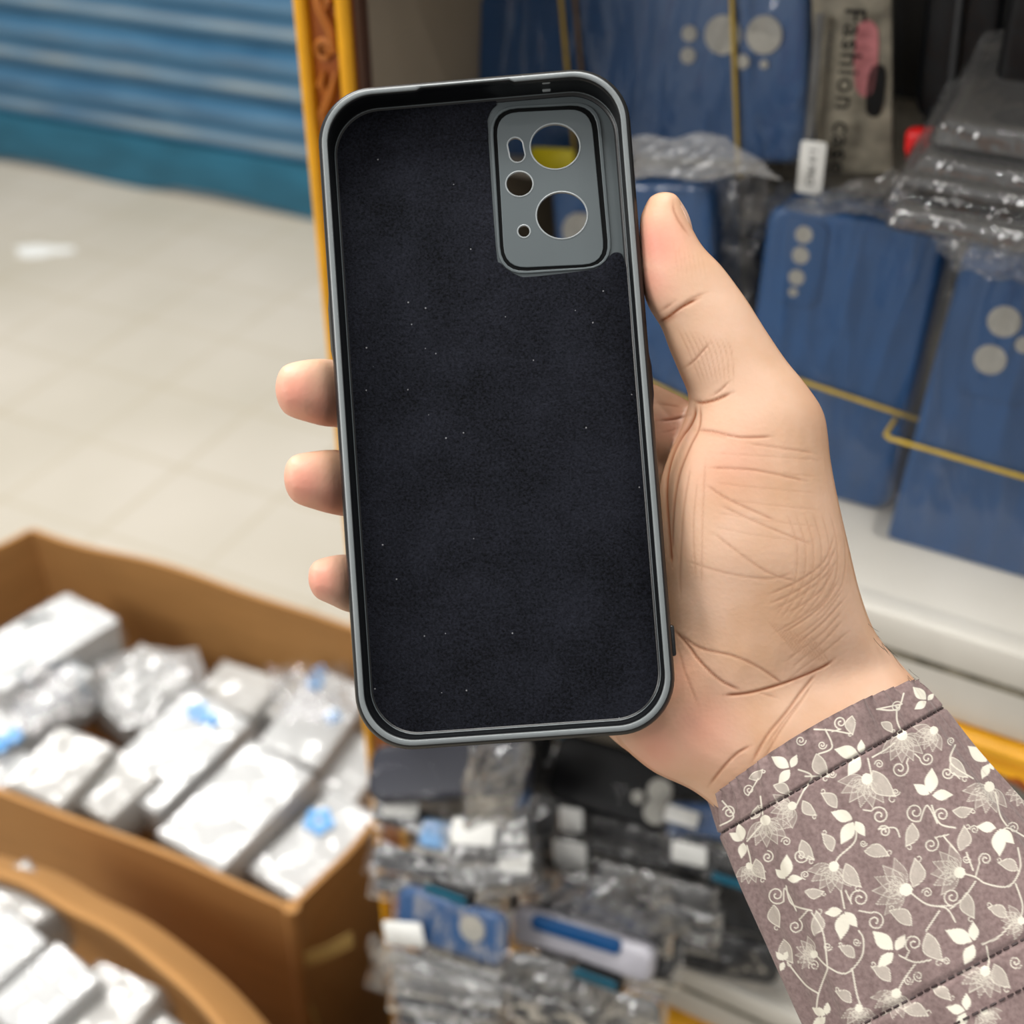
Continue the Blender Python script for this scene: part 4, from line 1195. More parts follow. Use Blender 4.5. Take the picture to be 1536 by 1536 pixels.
# the three fingers that come round the left edge
mb.add(*limb([((960, 640), (955, 760), 0.3535, 10), ((850, 612), (850, 725), 0.3535, 9.5), ((720, 572), (720, 680), 0.351, 9), ((610, 548), (612, 655), 0.3475, 8.6),
              ((545, 541), (548, 648), 0.3440, 8.3), ((508, 540), (510, 642), 0.3405, 8.2), ((482, 538), (486, 640), 0.3350, 8.2), ((458, 540), (460, 633), 0.3315, 8), ((437, 544), (440, 627), 0.3300, 7.4)], 5, 0.3, 0.60))
mb.add(*limb([((950, 740), (945, 860), 0.3535, 10), ((850, 728), (850, 835), 0.3535, 9.3), ((720, 700), (722, 804), 0.3505, 8.8), ((620, 682), (622, 786), 0.347, 8.4),
              ((556, 677), (558, 781), 0.3435, 8.1), ((518, 675), (520, 776), 0.3395, 8), ((492, 674), (494, 771), 0.3340, 7.9), ((468, 677), (470, 764), 0.3310, 7.7), ((448, 680), (451, 758), 0.3295, 7.1)], 5, 0.3, 0.60))
mb.add(*limb([((930, 850), (915, 970), 0.352, 9.5), ((840, 850), (838, 950), 0.352, 8.8), ((730, 842), (732, 938), 0.349, 8), ((640, 836), (642, 930), 0.3455, 7.6),
              ((574, 832), (576, 925), 0.342, 7.4), ((534, 831), (538, 922), 0.3375, 7.2), ((512, 831), (516, 917), 0.3325, 7.1), ((494, 834), (498, 908), 0.3295, 6.8), ((480, 838), (484, 902), 0.3282, 6.2)], 5, 0.3, 0.60))
V0 = np.concatenate(mb.V); me = bpy.data.meshes.new('tmp')
org = P(1150, 1000, 0.34)
me.from_pydata((V0-org).tolist(), [], [list(map(int, f)) for f in mb.F]); me.update()
bm = bmesh.new(); bm.from_mesh(me); bmesh.ops.recalc_face_normals(bm, faces=bm.faces); bm.to_mesh(me); bm.free()
to = bpy.data.objects.new('tmp', me); COL.objects.link(to)
md = to.modifiers.new('r', 'REMESH'); md.mode = 'VOXEL'; md.voxel_size = 0.0009
md = to.modifiers.new('s', 'SMOOTH'); md.factor = 0.5; md.iterations = 7
md = to.modifiers.new('d', 'SUBSURF'); md.levels = 1; md.render_levels = 1; md.subdivision_type = 'CATMULL_CLARK'
dg = bpy.context.evaluated_depsgraph_get()
hm = bpy.data.meshes.new_from_object(to.evaluated_get(dg))
bpy.data.objects.remove(to)
nv = len(hm.vertices); co = np.empty(nv*3); hm.vertices.foreach_get('co', co); co = co.reshape(-1, 3)
nr = np.empty(nv*3); hm.vertices.foreach_get('normal', nr); nr = nr.reshape(-1, 3)
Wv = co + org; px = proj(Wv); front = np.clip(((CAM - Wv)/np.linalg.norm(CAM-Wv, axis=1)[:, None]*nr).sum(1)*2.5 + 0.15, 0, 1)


def seg_dist(p, line):
    d = np.full(len(p), 1e9)
    for a_, b_ in zip(line[:-1], line[1:]):
        ab = b_-a_; t = np.clip(((p-a_) @ ab)/(ab @ ab + 1e-9), 0, 1)
        d = np.minimum(d, np.linalg.norm(p - a_ - t[:, None]*ab, axis=1))
    return d


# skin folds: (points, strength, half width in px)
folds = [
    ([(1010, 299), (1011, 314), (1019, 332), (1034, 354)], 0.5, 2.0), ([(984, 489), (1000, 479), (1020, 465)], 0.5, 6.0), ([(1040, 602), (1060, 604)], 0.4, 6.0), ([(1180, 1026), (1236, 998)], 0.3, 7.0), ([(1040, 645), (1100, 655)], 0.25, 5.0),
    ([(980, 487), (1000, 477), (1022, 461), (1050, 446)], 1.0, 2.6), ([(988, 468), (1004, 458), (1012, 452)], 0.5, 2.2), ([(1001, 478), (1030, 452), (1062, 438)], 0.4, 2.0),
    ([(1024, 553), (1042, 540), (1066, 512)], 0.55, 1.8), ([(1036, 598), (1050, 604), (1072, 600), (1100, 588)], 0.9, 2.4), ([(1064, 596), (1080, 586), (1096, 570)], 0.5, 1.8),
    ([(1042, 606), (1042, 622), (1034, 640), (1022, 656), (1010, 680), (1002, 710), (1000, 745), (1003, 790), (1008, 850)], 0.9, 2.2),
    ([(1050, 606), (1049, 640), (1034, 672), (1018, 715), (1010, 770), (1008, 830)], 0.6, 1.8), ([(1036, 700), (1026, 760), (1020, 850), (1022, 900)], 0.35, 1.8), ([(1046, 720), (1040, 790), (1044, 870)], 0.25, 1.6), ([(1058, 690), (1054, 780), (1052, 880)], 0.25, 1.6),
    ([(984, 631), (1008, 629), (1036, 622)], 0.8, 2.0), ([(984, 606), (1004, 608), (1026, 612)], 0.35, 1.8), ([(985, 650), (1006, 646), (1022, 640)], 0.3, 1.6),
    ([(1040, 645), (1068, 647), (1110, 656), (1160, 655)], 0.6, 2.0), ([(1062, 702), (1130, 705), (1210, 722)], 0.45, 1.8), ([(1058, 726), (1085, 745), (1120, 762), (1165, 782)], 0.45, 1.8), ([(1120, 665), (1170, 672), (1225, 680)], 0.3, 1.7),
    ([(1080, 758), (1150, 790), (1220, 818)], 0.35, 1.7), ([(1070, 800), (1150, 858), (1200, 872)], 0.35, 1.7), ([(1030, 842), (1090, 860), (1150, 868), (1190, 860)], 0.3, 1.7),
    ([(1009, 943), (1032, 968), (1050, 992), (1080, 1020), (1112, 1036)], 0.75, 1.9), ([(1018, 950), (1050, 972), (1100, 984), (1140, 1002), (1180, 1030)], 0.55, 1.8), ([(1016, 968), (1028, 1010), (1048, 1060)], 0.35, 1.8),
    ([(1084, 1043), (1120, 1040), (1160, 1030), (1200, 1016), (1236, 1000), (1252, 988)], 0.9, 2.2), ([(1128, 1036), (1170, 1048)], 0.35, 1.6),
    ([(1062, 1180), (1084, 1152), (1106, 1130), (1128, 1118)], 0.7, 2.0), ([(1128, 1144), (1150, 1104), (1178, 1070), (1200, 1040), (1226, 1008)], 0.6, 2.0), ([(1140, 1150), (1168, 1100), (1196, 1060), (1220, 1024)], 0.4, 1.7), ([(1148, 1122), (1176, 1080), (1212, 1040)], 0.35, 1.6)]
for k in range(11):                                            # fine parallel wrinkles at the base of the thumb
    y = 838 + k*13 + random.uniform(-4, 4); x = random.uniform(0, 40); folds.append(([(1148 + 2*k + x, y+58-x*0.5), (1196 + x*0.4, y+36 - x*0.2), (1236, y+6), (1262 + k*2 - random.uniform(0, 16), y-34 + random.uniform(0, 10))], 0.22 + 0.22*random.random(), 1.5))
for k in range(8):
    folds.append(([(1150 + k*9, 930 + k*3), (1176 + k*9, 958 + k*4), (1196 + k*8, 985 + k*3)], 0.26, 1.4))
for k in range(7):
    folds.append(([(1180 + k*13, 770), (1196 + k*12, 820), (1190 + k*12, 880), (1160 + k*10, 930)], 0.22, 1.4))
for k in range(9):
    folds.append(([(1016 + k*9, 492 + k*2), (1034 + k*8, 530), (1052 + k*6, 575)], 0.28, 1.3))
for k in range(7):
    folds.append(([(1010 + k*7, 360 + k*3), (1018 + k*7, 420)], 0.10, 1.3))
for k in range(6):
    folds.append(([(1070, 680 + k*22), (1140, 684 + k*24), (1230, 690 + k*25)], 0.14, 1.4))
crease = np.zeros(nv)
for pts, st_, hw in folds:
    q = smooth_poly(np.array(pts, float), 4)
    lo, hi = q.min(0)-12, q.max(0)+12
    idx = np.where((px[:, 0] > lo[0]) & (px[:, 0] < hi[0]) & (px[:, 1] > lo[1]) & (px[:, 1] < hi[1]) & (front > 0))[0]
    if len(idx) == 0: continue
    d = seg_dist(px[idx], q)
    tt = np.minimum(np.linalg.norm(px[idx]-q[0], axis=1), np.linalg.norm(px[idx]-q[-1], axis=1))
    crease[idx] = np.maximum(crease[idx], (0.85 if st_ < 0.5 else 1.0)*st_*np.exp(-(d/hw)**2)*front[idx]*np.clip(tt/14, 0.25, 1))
flush = np.zeros(nv)                                           # pinker skin: finger pads, heel of the hand
for x, y, r, a_ in ((985, 365, 42, 1.0), (975, 420, 36, 0.7), (440, 590, 40, 0.9), (480, 610, 40, 0.7), (455, 725, 40, 0.9), (495, 745, 36, 0.7), (478, 870, 36, 0.9), (1050, 1090, 60, 0.55), (985, 1120, 45, 0.6), (1090, 690, 60, 0.35), (1010, 1020, 50, 0.4), (1010, 640, 30, 0.4)):
    flush = np.maximum(flush, a_*np.exp(-(((px[:, 0]-x)**2+(px[:, 1]-y)**2)/r**2)))
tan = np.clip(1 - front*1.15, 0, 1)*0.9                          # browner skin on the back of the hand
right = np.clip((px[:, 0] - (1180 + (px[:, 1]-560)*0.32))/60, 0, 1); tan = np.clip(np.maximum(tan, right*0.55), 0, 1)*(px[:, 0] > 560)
co2 = co - nr*(crease*0.00036)[:, None]
hm.vertices.foreach_set('co', co2.ravel())
for nm, arr in (('crease', crease), ('flush', flush), ('tan', tan)):
    at = hm.attributes.new(nm, 'FLOAT', 'POINT'); at.data.foreach_set('value', arr.astype(np.float32))
hm.polygons.foreach_set('use_smooth', [True]*len(hm.polygons)); hm.update()


def skin_mat():
    m = bpy.data.materials.new('skin'); m.use_nodes = True
    nt = m.node_tree; N = nt.nodes; Lk = nt.links; b = N['Principled BSDF']
    def attr(n_):
        a_ = N.new('ShaderNodeAttribute'); a_.attribute_name = n_; return a_.outputs['Fac']
    def mix(f, a_, c):
        x = N.new('ShaderNodeMix'); x.data_type = 'RGBA'; Lk.new(f, x.inputs[0]); Lk.new(a_, x.inputs[6]); x.inputs[7].default_value = lin(c); return x.outputs[2]
    tc = N.new('ShaderNodeTexCoord')
    nz = N.new('ShaderNodeTexNoise'); nz.inputs['Scale'].default_value = 48; nz.inputs['Detail'].default_value = 6; Lk.new(tc.outputs['Object'], nz.inputs['Vector'])
    rp = N.new('ShaderNodeValToRGB'); rp.color_ramp.elements[0].position = 0.36; rp.color_ramp.elements[1].position = 0.66
    rp.color_ramp.elements[0].color = lin((211, 169, 137)); rp.color_ramp.elements[1].color = lin((222, 184, 158))
    Lk.new(nz.outputs['Fac'], rp.inputs[0])
    c = mix(attr('flush'), rp.outputs[0], (222, 150, 130))
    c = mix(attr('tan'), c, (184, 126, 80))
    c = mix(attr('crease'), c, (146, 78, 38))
    Lk.new(c, b.inputs['Base Color'])
    b.inputs['Roughness'].default_value = 0.5; b.inputs['Specular IOR Level'].default_value = 0.35
    b.inputs['Subsurface Weight'].default_value = 0.12; b.inputs['Subsurface Radius'].default_value = (1, 0.35, 0.2); b.inputs['Subsurface Scale'].default_value = 0.003
    n2 = N.new('ShaderNodeTexNoise'); n2.inputs['Scale'].default_value = 1100; n2.inputs['Detail'].default_value = 3; Lk.new(tc.outputs['Object'], n2.inputs['Vector'])
    n3 = N.new('ShaderNodeTexVoronoi'); n3.inputs['Scale'].default_value = 700; Lk.new(tc.outputs['Object'], n3.inputs['Vector'])
    ad = N.new('ShaderNodeMath'); ad.operation = 'ADD'; Lk.new(n2.outputs['Fac'], ad.inputs[0]); Lk.new(n3.outputs['Distance'], ad.inputs[1])
    bp = N.new('ShaderNodeBump'); bp.inputs['Strength'].default_value = 0.12; bp.inputs['Distance'].default_value = 0.0003
    Lk.new(ad.outputs[0], bp.inputs['Height']); Lk.new(bp.outputs[0], b.inputs['Normal'])
    return m


M['skin'] = skin_mat()
hm.materials.clear(); hm.materials.append(M['skin'])
pe = empty('person', org - EZ*0.03, "person's right hand and forearm in a floral printed sleeve, holding up the black phone case", 'person')
ho = bpy.data.objects.new('hand', hm); COL.objects.link(ho); ho.parent = pe; ho.location = org - np.array(pe.location)

# thumb nail on the far side of the tip
M['nail'] = pmat('finger_nail', (226, 186, 164), 0.3, 0.03, 80)
nb = []
for q in np.linspace(0, 1, 9):
    a_ = np.array([1009 + 22*q, 297 + 49*q]); wdt = 7*math.sin(math.pi*(0.12+0.8*q))
    nb.append([P(a_[0]+3.5+4.0*math.sin(math.pi*q), a_[1]-1.0, 0.3215 + 0.0075*k) + RT*0.0008*math.sin(math.pi*k) for k in np.linspace(0, 1, 7)])
nb = np.array(nb); V = np.concatenate([nb.reshape(-1, 3), (nb - RT*0.0008).reshape(-1, 3)]); Fc = []; m_ = 63
for i in range(8):
    for j in range(6):
        a_ = i*7+j; Fc += [(a_, a_+1, a_+8, a_+7), (m_+a_, m_+a_+7, m_+a_+8, m_+a_+1)]
bd = [i*7 for i in range(9)] + [56+j for j in range(1, 7)] + [i*7+6 for i in range(7, -1, -1)] + [j for j in range(5, 0, -1)]
for k in range(len(bd)):
    a_, b_ = bd[k], bd[(k+1) % len(bd)]; Fc.append((a_, b_, m_+b_, m_+a_))
no_ = mk('thumb_nail', V, Fc, M['nail'], pe)

# arm hairs at the wrist
M['hair'] = pmat('dark_arm_hair', (52, 38, 30), 0.5, 0.1, 50)
mb = MB()
for k in range(18):
    q = random.random(); x0 = 1296 + 74*q + random.uniform(-10, 2); y0 = 926 + 92*q + random.uniform(-6, 8)
    d0 = 0.334 + random.uniform(-0.004, 0.004); ln = random.uniform(14, 34); an = random.uniform(0.75, 1.25)
    pts = [P(x0 + ln*s*math.cos(an) + 5*s*s, y0 + ln*s*math.sin(an), d0 - 0.001*s) for s in np.linspace(0, 1, 5)]
    mb.add(*tubev(pts, [0.00004]*4 + [0.000015], 4))
tag(mb.build('arm_hair', M['hair'], pe), None, None, None, 'stuff')

# ---- printed sleeve
K = 2.977
CX = lambda x, y: np.array([1060 + x/K, 1020 + y/K])
SX0, SY0, SSC = 1050, 1000, 2.0
IW, IH = int(640*SSC), int(640*SSC)
PR = np.zeros((IH, IW))                                       # 0 cloth .. 1 cream print
def box(q, pad):
    a_ = np.floor((q.min(0)-[SX0, SY0])*SSC - pad).astype(int); b_ = np.ceil((q.max(0)-[SX0, SY0])*SSC + pad).astype(int)
    return max(a_[0], 0), max(a_[1], 0), min(b_[0], IW-1), min(b_[1], IH-1)
def grid(x0, y0, x1, y1):
    X, Y = np.meshgrid(np.arange(x0, x1+1), np.arange(y0, y1+1)); return np.c_[X.ravel()/SSC + SX0, Y.ravel()/SSC + SY0], X.shape
def stroke(pts, wd=1.3, val=0.9):
    q = np.array(pts, float); x0, y0, x1, y1 = box(q, 8)
    if x1 <= x0 or y1 <= y0: return
    g, sp = grid(x0, y0, x1, y1); d = seg_dist(g, q).reshape(sp)
    PR[y0:y1+1, x0:x1+1] = np.maximum(PR[y0:y1+1, x0:x1+1], val*np.clip((wd - d)/0.7 + 0.5, 0, 1))
def fill(pts, val):
    q = np.array(pts, float); x0, y0, x1, y1 = box(q, 3)
    if x1 <= x0 or y1 <= y0: return
    g, sp = grid(x0, y0, x1, y1); ins = np.zeros(len(g), bool); j = len(q)-1
    for i in range(len(q)):
        c_ = (q[i, 1] > g[:, 1]) != (q[j, 1] > g[:, 1])
        xx = (q[j, 0]-q[i, 0])*(g[:, 1]-q[i, 1])/(q[j, 1]-q[i, 1] + 1e-12) + q[i, 0]
        ins ^= c_ & (g[:, 0] < xx); j = i
    PR[y0:y1+1, x0:x1+1] = np.maximum(PR[y0:y1+1, x0:x1+1], val*ins.reshape(sp))
def leafshape(a_, b_, wd, curve=0.0, n=12):
    d = b_-a_; nn = np.array([-d[1], d[0]]); t = np.linspace(0, 1, n)
    mid = a_ + t[:, None]*d + (curve*np.sin(math.pi*t))[:, None]*nn
    p = np.sin(math.pi*t**0.85)**1.15*wd/np.linalg.norm(d)
    return np.concatenate([mid + p[:, None]*nn, (mid - p[:, None]*nn)[::-1]])
def leaves(c, tips):
    c = CX(*c)
    for t in tips:
        t = CX(*t); a_ = c + (t-c)*0.1
        L_ = leafshape(a_, t, np.linalg.norm(t-c)*0.24); fill(L_, 1.0); stroke(np.r_[L_, L_[:1]], 0.5, 1.0)
def flower(c, ang, r):
    c = CX(*c); r = r/K; ang = math.radians(ang)
    for lay, (nn_, rr, sp) in enumerate(((6, 1.0, 1.05), (5, 0.72, 0.8))):
        for k in range(nn_):
            a_ = ang + (k/(nn_-1)-0.5)*2*sp; tip = c + rr*r*np.array([math.cos(a_), math.sin(a_)])
            L_ = leafshape(c + (tip-c)*0.05, tip, r*0.20); stroke(np.r_[L_, L_[:1]], 0.55, 0.62); fill(L_, 0.16)
    for k in range(15):
        a_ = ang + (k/14-0.5)*2.0; tip = c + r*0.55*np.array([math.cos(a_), math.sin(a_)]); stroke([c, tip], 0.35, 0.85)
    b_ = [c + r*0.2*np.array([math.cos(t), math.sin(t)]) for t in np.linspace(0, 6.28, 12)]; fill(b_, 1.0)
def paisley(a_, b_, s=1):
    a_, b_ = CX(*a_), CX(*b_); d = b_-a_; n_ = np.linalg.norm(d); nn = np.array([-d[1], d[0]])/n_
    L_ = leafshape(a_, b_, n_*0.26, 0.12*s); fill(L_, 0.40); stroke(np.r_[L_, L_[:1]], 0.75, 0.85)
    t = np.linspace(0, 1, 14)
    cu = [b_ + nn*s*n_*0.13 + n_*0.13*(1-0.6*q)*np.array([math.cos(math.atan2(-nn[1]*s, -nn[0]*s) + s*-q*5.5), math.sin(math.atan2(-nn[1]*s, -nn[0]*s) + s*-q*5.5)]) for q in t]
    stroke(cu, 0.7, 0.85)
    for k in range(4): stroke([a_ + d*0.15 + nn*n_*0.1*(k-1.5)*0.6, a_ + d*0.8 + nn*n_*0.05*(k-1.5)*0.5], 0.25, 0.6)
def spiral(c, r, a0=0.0, s=1, tail=None, turns=1.5):
    c = CX(*c); r = r/K; t = np.linspace(0, 1, 30)
    q = np.array([c + r*(1-0.82*k)*np.array([math.cos(math.radians(a0)+s*k*turns*6.28), math.sin(math.radians(a0)+s*k*turns*6.28)]) for k in t])
    stroke(q, 0.95 if r > 9 else 0.75, 0.88)
    e_ = q[-1]; fill([e_ + (1.3 if r > 9 else 0.8)*np.array([math.cos(v), math.sin(v)]) for v in np.linspace(0, 6.28, 8)], 0.95)
    if tail is not None: stroke(smooth_poly([CX(*p) for p in tail] + [q[0]], 6), 1.0, 0.88)
def vine(pts, wd=1.15): stroke(smooth_poly([CX(*p) for p in pts], 8), wd, 0.88)


for c, tips in (((690, 335), [(572, 310), (690, 268), (632, 428)]), ((375, 395), [(290, 343), (402, 335), (322, 462)]), ((660, 625), [(556, 590), (600, 732), (706, 696)]), ((1000, 515), [(926, 466), (1006, 394), (1098, 512)]),
                ((1300, 660), [(1205, 654), (1308, 786), (1372, 730)]), ((165, 720), [(102, 684), (140, 640), (155, 796)]), ((355, 890), [(308, 846), (358, 780), (426, 886)]), ((612, 1030), [(528, 1042), (598, 1160), (672, 1102)]),
                ((840, 1212), [(742, 1122), (764, 1282), (886, 1140)]), ((1195, 1172), [(1068, 1118), (1190, 1080), (1152, 1272)]), ((985, 92), [(922, 32), (1014, 62), (930, 130)]), ((535, 1500), [(472, 1464), (540, 1440), (470, 1560)]),
                ((1160, 1480), [(1072, 1462), (1160, 1400), (1120, 1560)]), ((1260, 370), [(1168, 296), (1282, 400), (1230, 440)]), ((345, 1255), [(310, 1215), (360, 1210), (330, 1300)])):
    leaves(c, tips)
for c, a_, r in (((872, 246), 78, 125), ((716, 442), 115, 130), ((262, 626), 75, 120), ((382, 562), 150, 100), ((568, 832), 110, 120), ((890, 936), 190, 150), ((1130, 860), 190, 130), ((1262, 476), 110, 120), ((1244, 1300), 115, 120), ((846, 1400), 110, 115),
                 ((480, 1225), 190, 85), ((1015, 225), 130, 95), ((1405, 1075), 170, 90), ((190, 830), 80, 80), ((680, 1465), 90, 90), ((1240, 1480), 60, 80), ((1420, 480), 100, 90)):
    flower(c, a_, r)
for a_, b_, s in (((742, 405), (845, 520), 1), ((650, 160), (652, 245), 1), ((490, 330), (545, 435), 1), ((780, 190), (830, 235), -1), ((300, 470), (372, 515), -1), ((580, 570), (510, 505), 1), ((430, 540), (490, 605), 1), ((425, 715), (480, 805), 1), ((560, 765), (515, 685), 1), ((705, 765), (815, 785), -1),
                  ((622, 820), (690, 925), 1), ((925, 925), (930, 795), 1), ((920, 640), (890, 745), -1), ((1130, 760), (1150, 650), 1), ((1095, 345), (1165, 435), 1), ((1100, 585), (1190, 575), 1), ((480, 1140), (490, 1030), 1), ((300, 1005), (325, 1105), 1), ((440, 945), (525, 945), 1), ((915, 1095), (815, 1030), 1),
                  ((1160, 950), (1195, 1065), 1), ((985, 1130), (1055, 1255), 1), ((660, 1240), (590, 1190), 1), ((1340, 1060), (1255, 1015), 1), ((1390, 850), (1300, 815), 1), ((820, 1345), (735, 1280), 1), ((645, 1440), (575, 1390), 1), ((1285, 1270), (1355, 1375), 1), ((345, 1160), (385, 1265), 1), ((220, 800), (262, 890), 1), ((1010, 1380), (1090, 1430), -1), ((200, 620), (230, 560), 1), ((190, 440), (250, 400), 1), ((880, 1470), (990, 1500), -1)):
    paisley(a_, b_, s)
for c, r, a0, s, tail in (((772, 606), 42, -150, 1, [(700, 580)]), ((794, 676), 28, 200, 1, [(862, 700), (840, 660)]), ((932, 590), 44, 60, 1, [(1030, 640), (985, 560)]), ((1050, 602), 36, 120, 1, None), ((1002, 735), 36, -60, 1, [(1080, 690)]), ((1195, 668), 20, 180, 1, None),
                          ((684, 976), 44, 150, 1, [(620, 940)]), ((752, 1078), 44, -120, 1, [(680, 1030)]), ((312, 960), 42, 40, 1, [(400, 1030), (350, 930)]), ((396, 1100), 34, -60, 1, [(450, 1030)]), ((862, 396), 40, -40, 1, [(900, 350)]), ((984, 350), 32, 180, -1, [(930, 330)]), ((516, 290), 20, 0, 1, None),
                          ((598, 190), 30, 90, 1, [(560, 230)]), ((770, 376), 20, 180, 1, None), ((1092, 272), 18, 90, 1, None), ((1075, 415), 28, 0, 1, [(1130, 440)]), ((1245, 800), 30, 150, 1, [(1200, 880)]), ((1160, 800), 18, 0, 1, None), ((985, 950), 24, 180, 1, None), ((1096, 968), 40, 90, 1, [(1020, 1010)]), ((925, 1176), 40, 120, 1, [(890, 1240)]), ((945, 1322), 24, 60, 1, None),
                          ((1070, 1256), 18, 180, 1, None), ((540, 1190), 20, 0, 1, None), ((480, 1275), 26, 150, 1, None), ((420, 785), 34, 0, 1, [(480, 800)]), ((355, 722), 22, 180, 1, None), ((272, 790), 28, -90, 1, None), ((440, 870), 20, 90, 1, None), ((560, 420), 18, 0, 1, None), ((845, 500), 18, 0, 1, None), ((100, 590), 30, 200, 1, None), ((190, 490), 26, 100, 1, [(230, 440)]), ((420, 270), 24, 0, 1, None), ((700, 730), 16, 0, 1, None), ((850, 120), 26, -30, -1, [(760, 130)]), ((1380, 1260), 30, 30, 1, None), ((1370, 660), 26, 200, 1, None), ((670, 1170), 18, 0, 1, None), ((900, 1340), 22, 0, 1, None)):
    spiral(c, r, a0, s, tail)
for v in ([(740, 345), (800, 310), (840, 280)], [(720, 350), (735, 430), (720, 480)], [(666, 640), (662, 720), (590, 790), (570, 830)], [(600, 940), (615, 1020)], [(180, 720), (215, 680), (250, 640)], [(180, 740), (195, 800), (200, 850)], [(410, 400), (470, 430), (430, 500), (400, 560)], [(440, 430), (540, 430)],
          [(1005, 560), (1040, 640), (1110, 660)], [(355, 920), (380, 1000), (470, 1030)], [(900, 940), (980, 1000), (1070, 1020), (1110, 1080)], [(1130, 860), (1200, 880), (1250, 910), (1350, 920), (1400, 840), (1390, 750)], [(1200, 900), (1150, 970), (1090, 1020)], [(1380, 910), (1410, 1000), (1405, 1060)], [(1040, 1030), (980, 1120)], [(1300, 700), (1340, 660), (1420, 700)],
          [(860, 1230), (930, 1260), (1000, 1250)], [(930, 1270), (880, 1340), (850, 1400)], [(1230, 1180), (1300, 1150), (1360, 1090)], [(1250, 1190), (1260, 1260), (1245, 1300)], [(490, 1230), (540, 1280), (620, 1310), (690, 1240), (700, 1160), (680, 1120)], [(650, 1290), (670, 1400), (690, 1460)], [(540, 1290), (500, 1400), (490, 1470)], [(360, 1260), (440, 1360), (500, 1400)], [(470, 1040), (520, 1130), (540, 1290)],
          [(530, 220), (560, 300), (500, 330)], [(480, 220), (560, 225), (640, 240)], [(760, 130), (850, 130), (880, 60)], [(850, 120), (850, 180), (870, 230)], [(1110, 290), (1090, 370), (1190, 440)], [(1290, 500), (1310, 600), (1340, 650)], [(70, 540), (120, 610), (60, 650)], [(240, 520), (250, 600)], [(1160, 770), (1190, 850)], [(1120, 770), (1060, 700)]):
    vine(v)


def cloth_mat():
    m = bpy.data.materials.new('printed_cotton'); m.use_nodes = True
    nt = m.node_tree; N = nt.nodes; Lk = nt.links; b = N['Principled BSDF']
    a_ = N.new('ShaderNodeAttribute'); a_.attribute_name = 'print'
    tc = N.new('ShaderNodeTexCoord')
    nz = N.new('ShaderNodeTexNoise'); nz.inputs['Scale'].default_value = 900; nz.inputs['Detail'].default_value = 3; Lk.new(tc.outputs['Object'], nz.inputs['Vector'])
    rp = N.new('ShaderNodeValToRGB'); rp.color_ramp.elements[0].position = 0.3; rp.color_ramp.elements[1].position = 0.7
    rp.color_ramp.elements[0].color = lin((122, 102, 100)); rp.color_ramp.elements[1].color = lin((146, 126, 123)); Lk.new(nz.outputs['Fac'], rp.inputs[0])
    x = N.new('ShaderNodeMix'); x.data_type = 'RGBA'; Lk.new(a_.outputs['Fac'], x.inputs[0]); Lk.new(rp.outputs[0], x.inputs[6]); x.inputs[7].default_value = lin((232, 226, 210)); Lk.new(x.outputs[2], b.inputs['Base Color'])
    b.inputs['Roughness'].default_value = 0.8; b.inputs['Specular IOR Level'].default_value = 0.2
    b.inputs['Sheen Weight'].default_value = 0.15
    bp = N.new('ShaderNodeBump'); bp.inputs['Strength'].default_value = 0.25; bp.inputs['Distance'].default_value = 0.0003; Lk.new(nz.outputs['Fac'], bp.inputs['Height']); Lk.new(bp.outputs[0], b.inputs['Normal'])
    return m


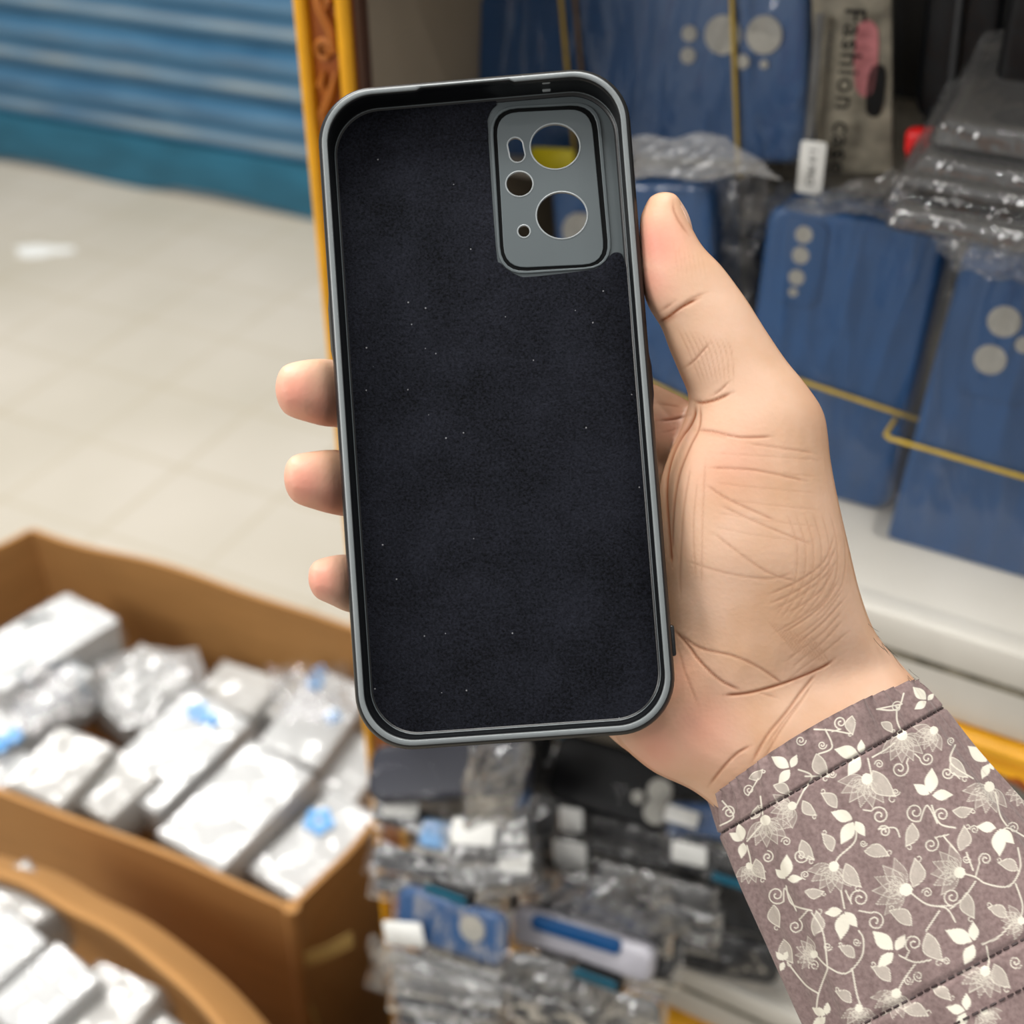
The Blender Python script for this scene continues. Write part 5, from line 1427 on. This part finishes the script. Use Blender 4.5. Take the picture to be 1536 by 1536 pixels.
M['cloth'] = cloth_mat()
srs = [((1068, 1199), (1374, 1025), 0.340, 26), ((1071, 1212), (1382, 1032), 0.3398, 27), ((1080, 1255), (1412, 1068), 0.339, 28), ((1108, 1325), (1468, 1140), 0.337, 29.5), ((1150, 1412), (1538, 1222), 0.334, 31), ((1204, 1525), (1610, 1310), 0.331, 33), ((1262, 1645), (1700, 1420), 0.327, 35), ((1340, 1790), (1800, 1560), 0.322, 37)]
nA, nB = 520, 80
SA = smooth_poly(np.array([[*r[0], *r[1], r[2], r[3]] for r in srs], float), 62)
ang = np.concatenate([np.linspace(math.pi, 2*math.pi, nA, endpoint=False), np.linspace(0, math.pi, nB, endpoint=False)])
ca, sa = np.cos(ang), np.sin(ang); rows = []
rw = np.random.default_rng(3)
for i, q in enumerate(SA):
    a_, b_ = P(q[0], q[1], q[4]), P(q[2], q[3], q[4]); c = (a_+b_)/2; h = (b_-a_)/2; v = unit(c-CAM); v = unit(v - unit(h)*(v @ unit(h)))
    # the opening bows forward, hem puckers, soft folds
    ax = unit(P(SA[-1][0], SA[-1][1], .33) - P(SA[0][0], SA[0][1], .33))
    wr = 0.0007*np.sin(ang*9 + i*0.012) + 0.0005*np.sin(ang*21 + 1.3 + i*0.02)
    hem = math.exp(-i/60.0)
    pk = hem*0.0010*np.sin(ang*47 + 2*np.sin(ang*5))
    groove = -0.0007*math.exp(-((i-120)/3.0)**2) - 0.0006*math.exp(-((i-335)/3.0)**2)
    rad = 1 + (wr + pk + groove)/0.03
    rows.append(c + (ca*rad)[:, None]*h + (sa*rad*q[5]*0.001)[:, None]*v - ax*0.0035*(np.maximum(-sa, 0)[:, None]**1.5)*max(0, 1 - i/120))
outer = np.array(rows); nR = len(rows); nA_ = nA + nB
ctr = outer.mean(1, keepdims=True); innr = ctr + (outer - ctr)*0.955
keep = list(range(0, nR, 12))
V = np.concatenate([outer.reshape(-1, 3), innr[keep].reshape(-1, 3)]); Fc = []
for i in range(nR-1):
    for j in range(nA_):
        k = (j+1) % nA_; Fc.append((i*nA_+j, i*nA_+k, (i+1)*nA_+k, (i+1)*nA_+j))
o0 = nR*nA_
for i in range(len(keep)-1):
    for j in range(nA_):
        k = (j+1) % nA_; Fc.append((o0+i*nA_+j, o0+(i+1)*nA_+j, o0+(i+1)*nA_+k, o0+i*nA_+k))
for j in range(nA_):
    k = (j+1) % nA_; Fc.append((j, o0+j, o0+k, k))
so = mk('sleeve', V, Fc, M['cloth'], pe)
pv = proj(V); ix = np.clip((pv[:, 0]-SX0)*SSC, 0, IW-1.01); iy = np.clip((pv[:, 1]-SY0)*SSC, 0, IH-1.01)
x0 = ix.astype(int); y0 = iy.astype(int); fx_ = ix-x0; fy2 = iy-y0
val = PR[y0, x0]*(1-fx_)*(1-fy2) + PR[y0, x0+1]*fx_*(1-fy2) + PR[y0+1, x0]*(1-fx_)*fy2 + PR[y0+1, x0+1]*fx_*fy2
at = so.data.attributes.new('print', 'FLOAT', 'POINT'); at.data.foreach_set('value', val.astype(np.float32))
# stitched seams
M['thread'] = pmat('dark_thread', (58, 44, 44), 0.6, 0.1, 80)
for row0, slope in ((120, 0.0), (335, 0.0), (364, 0.0)):
    mb = MB()
    for j in range(0, nA-8, 9):
        pts = [outer[row0, jj] + unit(outer[row0, jj]-ctr[row0, 0])*0.00025 for jj in range(j, j+8, 2)]
        mb.add(*tubev(pts, 0.00028, 5))
    mb.build('seam_stitching', M['thread'], so)
